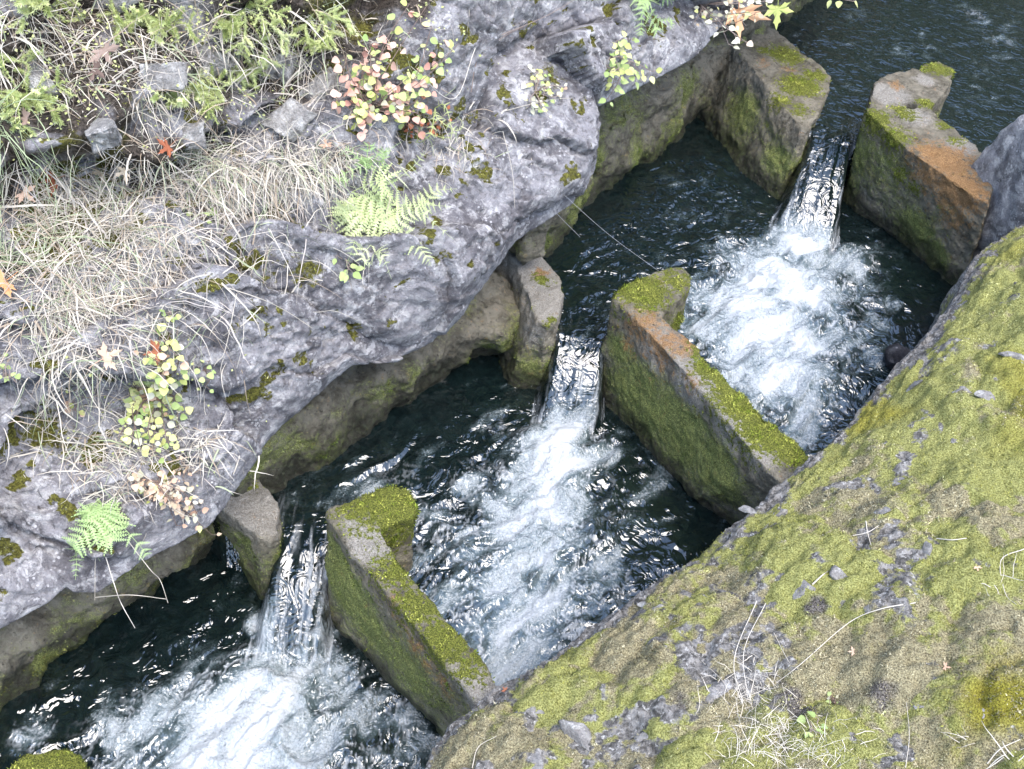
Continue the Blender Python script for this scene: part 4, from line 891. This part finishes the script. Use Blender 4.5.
tuft('wide straw tuft right end of the shelf beside fern', (300, 160), 110, .28, M_straw, sx=16, sy=8, droop=1.9, seed=6)
tuft('straw tuft hanging left of the salmon maple leaf', (70, 305), 90, .26, M_straw, sx=14, sy=12, droop=1.7, seed=7)
tuft('wispy straw tuft under the yellow green shrub', (140, 452), 60, .18, M_straw, sx=14, sy=6, seed=8)
tuft('small straw tuft right of the wispy tuft', (205, 438), 40, .16, M_straw, sx=9, sy=5, seed=9)
tuft('dry straw clump tangled at the lower centre of the mossy bank', (755, 700), 260, .13, M_straw, BVB, 1.1, 1.1, 18, 24, (.0008, .0015), seed=10)
tuft('dry straw mat at the bottom edge of the mossy bank', (790, 745), 420, .12, M_straw, BVB, 1.2, 1.0, 36, 16, (.0008, .0015), seed=11)
tuft('few pale straws tangled at the right edge of the bank', (990, 588), 12, .14, M_straw, BVB, 1.0, .9, 14, 8, (.0012, .002), seed=12)
tuft('tiny pale straw tuft at the lower right of the bank', (968, 742), 12, .09, M_straw, BVB, .9, .7, 5, 4, (.001, .0018), seed=13)
tuft('pale straws in the bottom right corner', (1010, 755), 14, .16, M_straw, BVB, 1.0, .8, 10, 6, (.0014, .0022), seed=14)
TW = [([(98, 274), (130, 271), (180, 277), (240, 292), (285, 312), (305, 328)], .0032, M_twigp, BVC, .08, 'long arching straw stem across the left cliff'), ([(225, 215), (236, 270), (238, 330), (228, 392)], .0022, M_twigp, BVC, .05, 'pale stem hanging straight down below the grass shelf'),
      ([(235, 290), (222, 345), (212, 370), (200, 405)], .0022, M_twigp, BVC, .05, 'pale stem slanting down right of the yellow green shrub'), ([(100, 520), (98, 560), (97, 592)], .0022, M_twigp, BVC, .08, 'straight thin stem hanging below the lip fern'),
      ([(97, 591), (130, 595), (166, 599)], .0026, M_twigp, BVC, .11, 'pale horizontal twig below the cliff lip at left'), ([(118, 530), (140, 548), (160, 580), (168, 603)], .0024, M_twigp, BVC, .12, 'curved dry stem arching out over dark water at lower left'), ([(102, 540), (108, 578), (122, 605), (135, 628)], .0026, M_twigp, BVC, .12, 'forked dry stem hanging lowest over the side wall'),
      ([(469, 92), (483, 61), (500, 34), (535, 22)], .0026, M_twig, BVC, .03, 'thin brown branch rising across the central grey rock'), ([(500, 34), (545, 12), (590, -8)], .0022, M_twig, BVC, .03, 'brown twig continuing to the top edge of the rock'), ([(503, 113), (550, 105), (596, 96)], .0020, M_twigp, BVC, .03, 'nearly level pale twig left of the dark hollow'),
      ([(505, 130), (514, 168), (510, 206)], .0018, M_twigp, BVC, .04, 'short pale stem hanging on the central rock'), ([(470, 45), (440, 85), (400, 70)], .0022, M_twigp, BVC, .09, 'pale bent stem across the pink shrub'), ([(240, 10), (180, 40), (185, 90), (178, 140)], .0024, M_twigp, BVC, .10, 'long pale stem standing among the conifer sprigs'), ([(25, 60), (70, 90), (110, 140)], .0026, M_twig, BVC, .06, 'brown woody twig across the upper left rocks'),
      ([(150, 60), (230, 80), (300, 55)], .0022, M_twigp, BVC, .09, 'thin dry stem lying across the pale wedge of rock'), ([(0, 462), (60, 440), (130, 412)], .0020, M_twigp, BVC, .03, 'straight pale straw on the bare rock at left'), ([(30, 300), (48, 380), (52, 420)], .0018, M_twigp, BVC, .04, 'thin stem hanging near the left edge'), ([(270, 230), (290, 270), (298, 290)], .0020, M_twigp, BVC, .05, 'short pale stem hanging above the central rock face'),
      ([(758, 606), (747, 668), (740, 708)], .0024, M_twigp, BVB, .06, 'tall bent straw on the mossy bank, left of a pair'), ([(763, 606), (752, 650), (748, 700)], .0020, M_twigp, BVB, .05, 'tall bent straw on the mossy bank, right of a pair'), ([(914, 604), (880, 612), (847, 630), (800, 664), (775, 682)], .0024, M_twigp, BVB, .03, 'long branching pale twig across brown moss cushions'), ([(704, 664), (722, 680), (728, 700)], .0016, M_twigp, BVB, .02, 'thin curved straw left of the dry clump'),
      ([(775, 634), (784, 650), (790, 662)], .0018, M_twigp, BVB, .02, 'short straw above the dry clump'), ([(937, 539), (952, 541), (966, 539)], .0036, M_twigp, BVB, .006, 'straight thick white twig lying on moss at right'), ([(1024, 550), (1004, 563), (1001, 593), (1014, 606)], .0024, M_twigp, BVB, .02, 'hooked pale twig at the right edge of the bank'), ([(986, 764), (1000, 748), (1020, 738)], .0030, M_twigp, BVB, .015, 'forked pale twig in the bottom right corner'),
      ([(853, 536), (868, 534), (880, 526)], (.0028), M_twigp, BVB, .01, 'white star shaped twig, long arm, on the upper bank moss'), ([(866, 522), (868, 534), (872, 546)], .0026, M_twigp, BVB, .01, 'white star shaped twig, short arm, on the upper bank moss'), ([(812, 585), (822, 577), (828, 571)], .0040, M_twigp, BVB, .01, 'white knobbly twig between stones on the bank'), ([(474, 769), (482, 750), (498, 738)], .0022, M_twigp, BVB, .02, 'thin reddish straw at the bottom tip of the bank'), ([(905, 770), (912, 735), (908, 705)], .0016, M_twigp, BVB, .02, 'thin straw standing beside the tiny round pebble')]
for (pp, r, mat, bv, lift, lb) in TW:
    n = len(pp); pts = [hpt(x, y, lift * (math.sin(math.pi * (i + .3) / n) + .15), bv) for i, (x, y) in enumerate(pp)]
    Vt, Ft = tube(smooth_curve(pts, 20), r, r * .5, 5); o = link('twig', mesh('twig', Vt, Ft), mat); tag(o, lb, 'twig', 'dry twigs and stems')
th = [at(523, 172, 2.0), at(577, 228, 1.5), at(628, 246, 1.25)]
for (p0, p1, r, lb) in (((523, 168, 2.05), (580, 237, 1.1), .0013, 'short pale thread hanging from the cliff over the far pool'), ((548, 180, 2.0), (660, 272, 1.15), .0007, 'long thin thread slanting over the dark far pool')):
    a = at(*p0); b = at(*p1); m = (a + b) / 2 - np.array([0, 0, .03]); Vt, Ft = tube(smooth_curve([a, m, b], 14), r, r, 4); o = link('thread', mesh('thread', Vt, Ft), M_thread); tag(o, lb, 'thread', 'threads over the water')

# ------------------------------------------------------------------ moss fronds on the bank and on the cliff
def surf_normals(V, Fc):
    n = np.cross(V[Fc[:, 2]] - V[Fc[:, 0]], V[Fc[:, 3]] - V[Fc[:, 1]]); out = np.zeros_like(V)
    for k in range(4): np.add.at(out, Fc[:, k], n)
    out /= np.linalg.norm(out, axis=1, keepdims=True) + 1e-9; return out
bn = surf_normals(BV, BF); bn *= np.sign((bn[:, 2]).mean()); rb = np.random.default_rng(5)
camd = np.linalg.norm(BV - CAM, axis=1); vis = (BV[:, 2] > .8) & (BV[:, 1] > .8)
for (wt, n, mat) in ((ss(.45, .6, BMO + .25 * fbm(BV, 22, 3, 260)) * ss(.75, .4, BBR) * vis, 110000, M_mossf), (ss(.45, .6, BMO) * ss(.35, .7, BBR) * vis, 80000, M_mossb)):
    V, Fq = moss_fuzz(BV, bn, wt * (1 - .85 * BCREV), n, .0115, rb); fme = frond_sheet('moss', V, Fq); attr(fme, 'tone', (.42 + 1.3 * BCELL + .7 * fbm(BV, 3.5, 3, 263))[FI]); link('moss', fme, mat)['kind'] = 'stuff'
cn = surf_normals(CV, CF); cn *= np.sign(cn[:, 2].mean())
wt = ss(.5, .7, CMO + .3 * fbm(CV, 20, 3, 262)); V, Fq = moss_fuzz(CV, cn, wt, 16000, .011, rb); fme = frond_sheet('moss', V, Fq); attr(fme, 'tone', (.1 + .9 * fbm(CV, 6, 3, 264))[FI]); link('moss', fme, M_mossf)['kind'] = 'stuff'

# ------------------------------------------------------------------ spray thrown up at the foot of each fall, low leafy ground cover
rs = np.random.default_rng(21); sprayV = []; sprayF = []
tet = np.array([[0, 0, 1.], [.94, 0, -.33], [-.47, .82, -.33], [-.47, -.82, -.33]]); tf = np.array([[0, 1, 2], [0, 2, 3], [0, 3, 1], [1, 3, 2]]); kk = 0
for k, (c_, t_, w0, w1) in enumerate(CH):
    T = at(*t_, PL[k])
    for q in range(420):
        r = abs(rs.normal(0, .16)); a = rs.uniform(0, 6.283); p = T + np.array([r * math.cos(a), r * math.sin(a), .03 + abs(rs.normal(0, .05)) * math.exp(-r * 3)]); sz = rs.uniform(.0012, .0038)
        sprayV.append(p + tet * sz); sprayF.append(tf + kk); kk += 4
ts = NT('water_spray', .2, .5); o = link('spray', mesh('spray', np.vstack(sprayV), np.vstack(sprayF)), ts.done((.75, .79, .84))); o['kind'] = 'stuff'
gv = []; gf = []; kk = 0
for (x, y, sx, sy, n) in ((50, 25, 50, 25, 260), (160, 25, 60, 22, 260), (260, 30, 45, 25, 220), (120, 90, 60, 25, 120), (420, 30, 25, 25, 70), (30, 110, 30, 25, 90), (250, 110, 40, 15, 60), (130, 400, 50, 30, 70)):
    for q in range(n):
        p, nn_, _ = hit(x + rs.normal(0, sx), y + rs.normal(0, sy), BVC); L = rs.uniform(.008, .02); dv = Vector(rs.normal(0, 1, 3)); nv = nn_ * .6 + Vector((0, 0, .7)) + Vector(rs.normal(0, .4, 3)); m = orient(nv, dv)
        b = p + nn_ * rs.uniform(.01, .07)
        for (lx, ly, lz) in ((0, 0, 0), (.42, .45, .12), (0, 1, -.05), (-.42, .45, .12)): gv.append(tuple(b + (m @ Vector((lx, ly, lz))) * L))
        gf.append((kk, kk + 1, kk + 2)); gf.append((kk, kk + 2, kk + 3)); kk += 4
link('ground_cover', mesh('ground_cover', np.array(gv), np.array(gf), False), mat_leaf('ground_cover_leaf', (.34, .40, .12), (.66, .68, .34), .25))['kind'] = 'stuff'
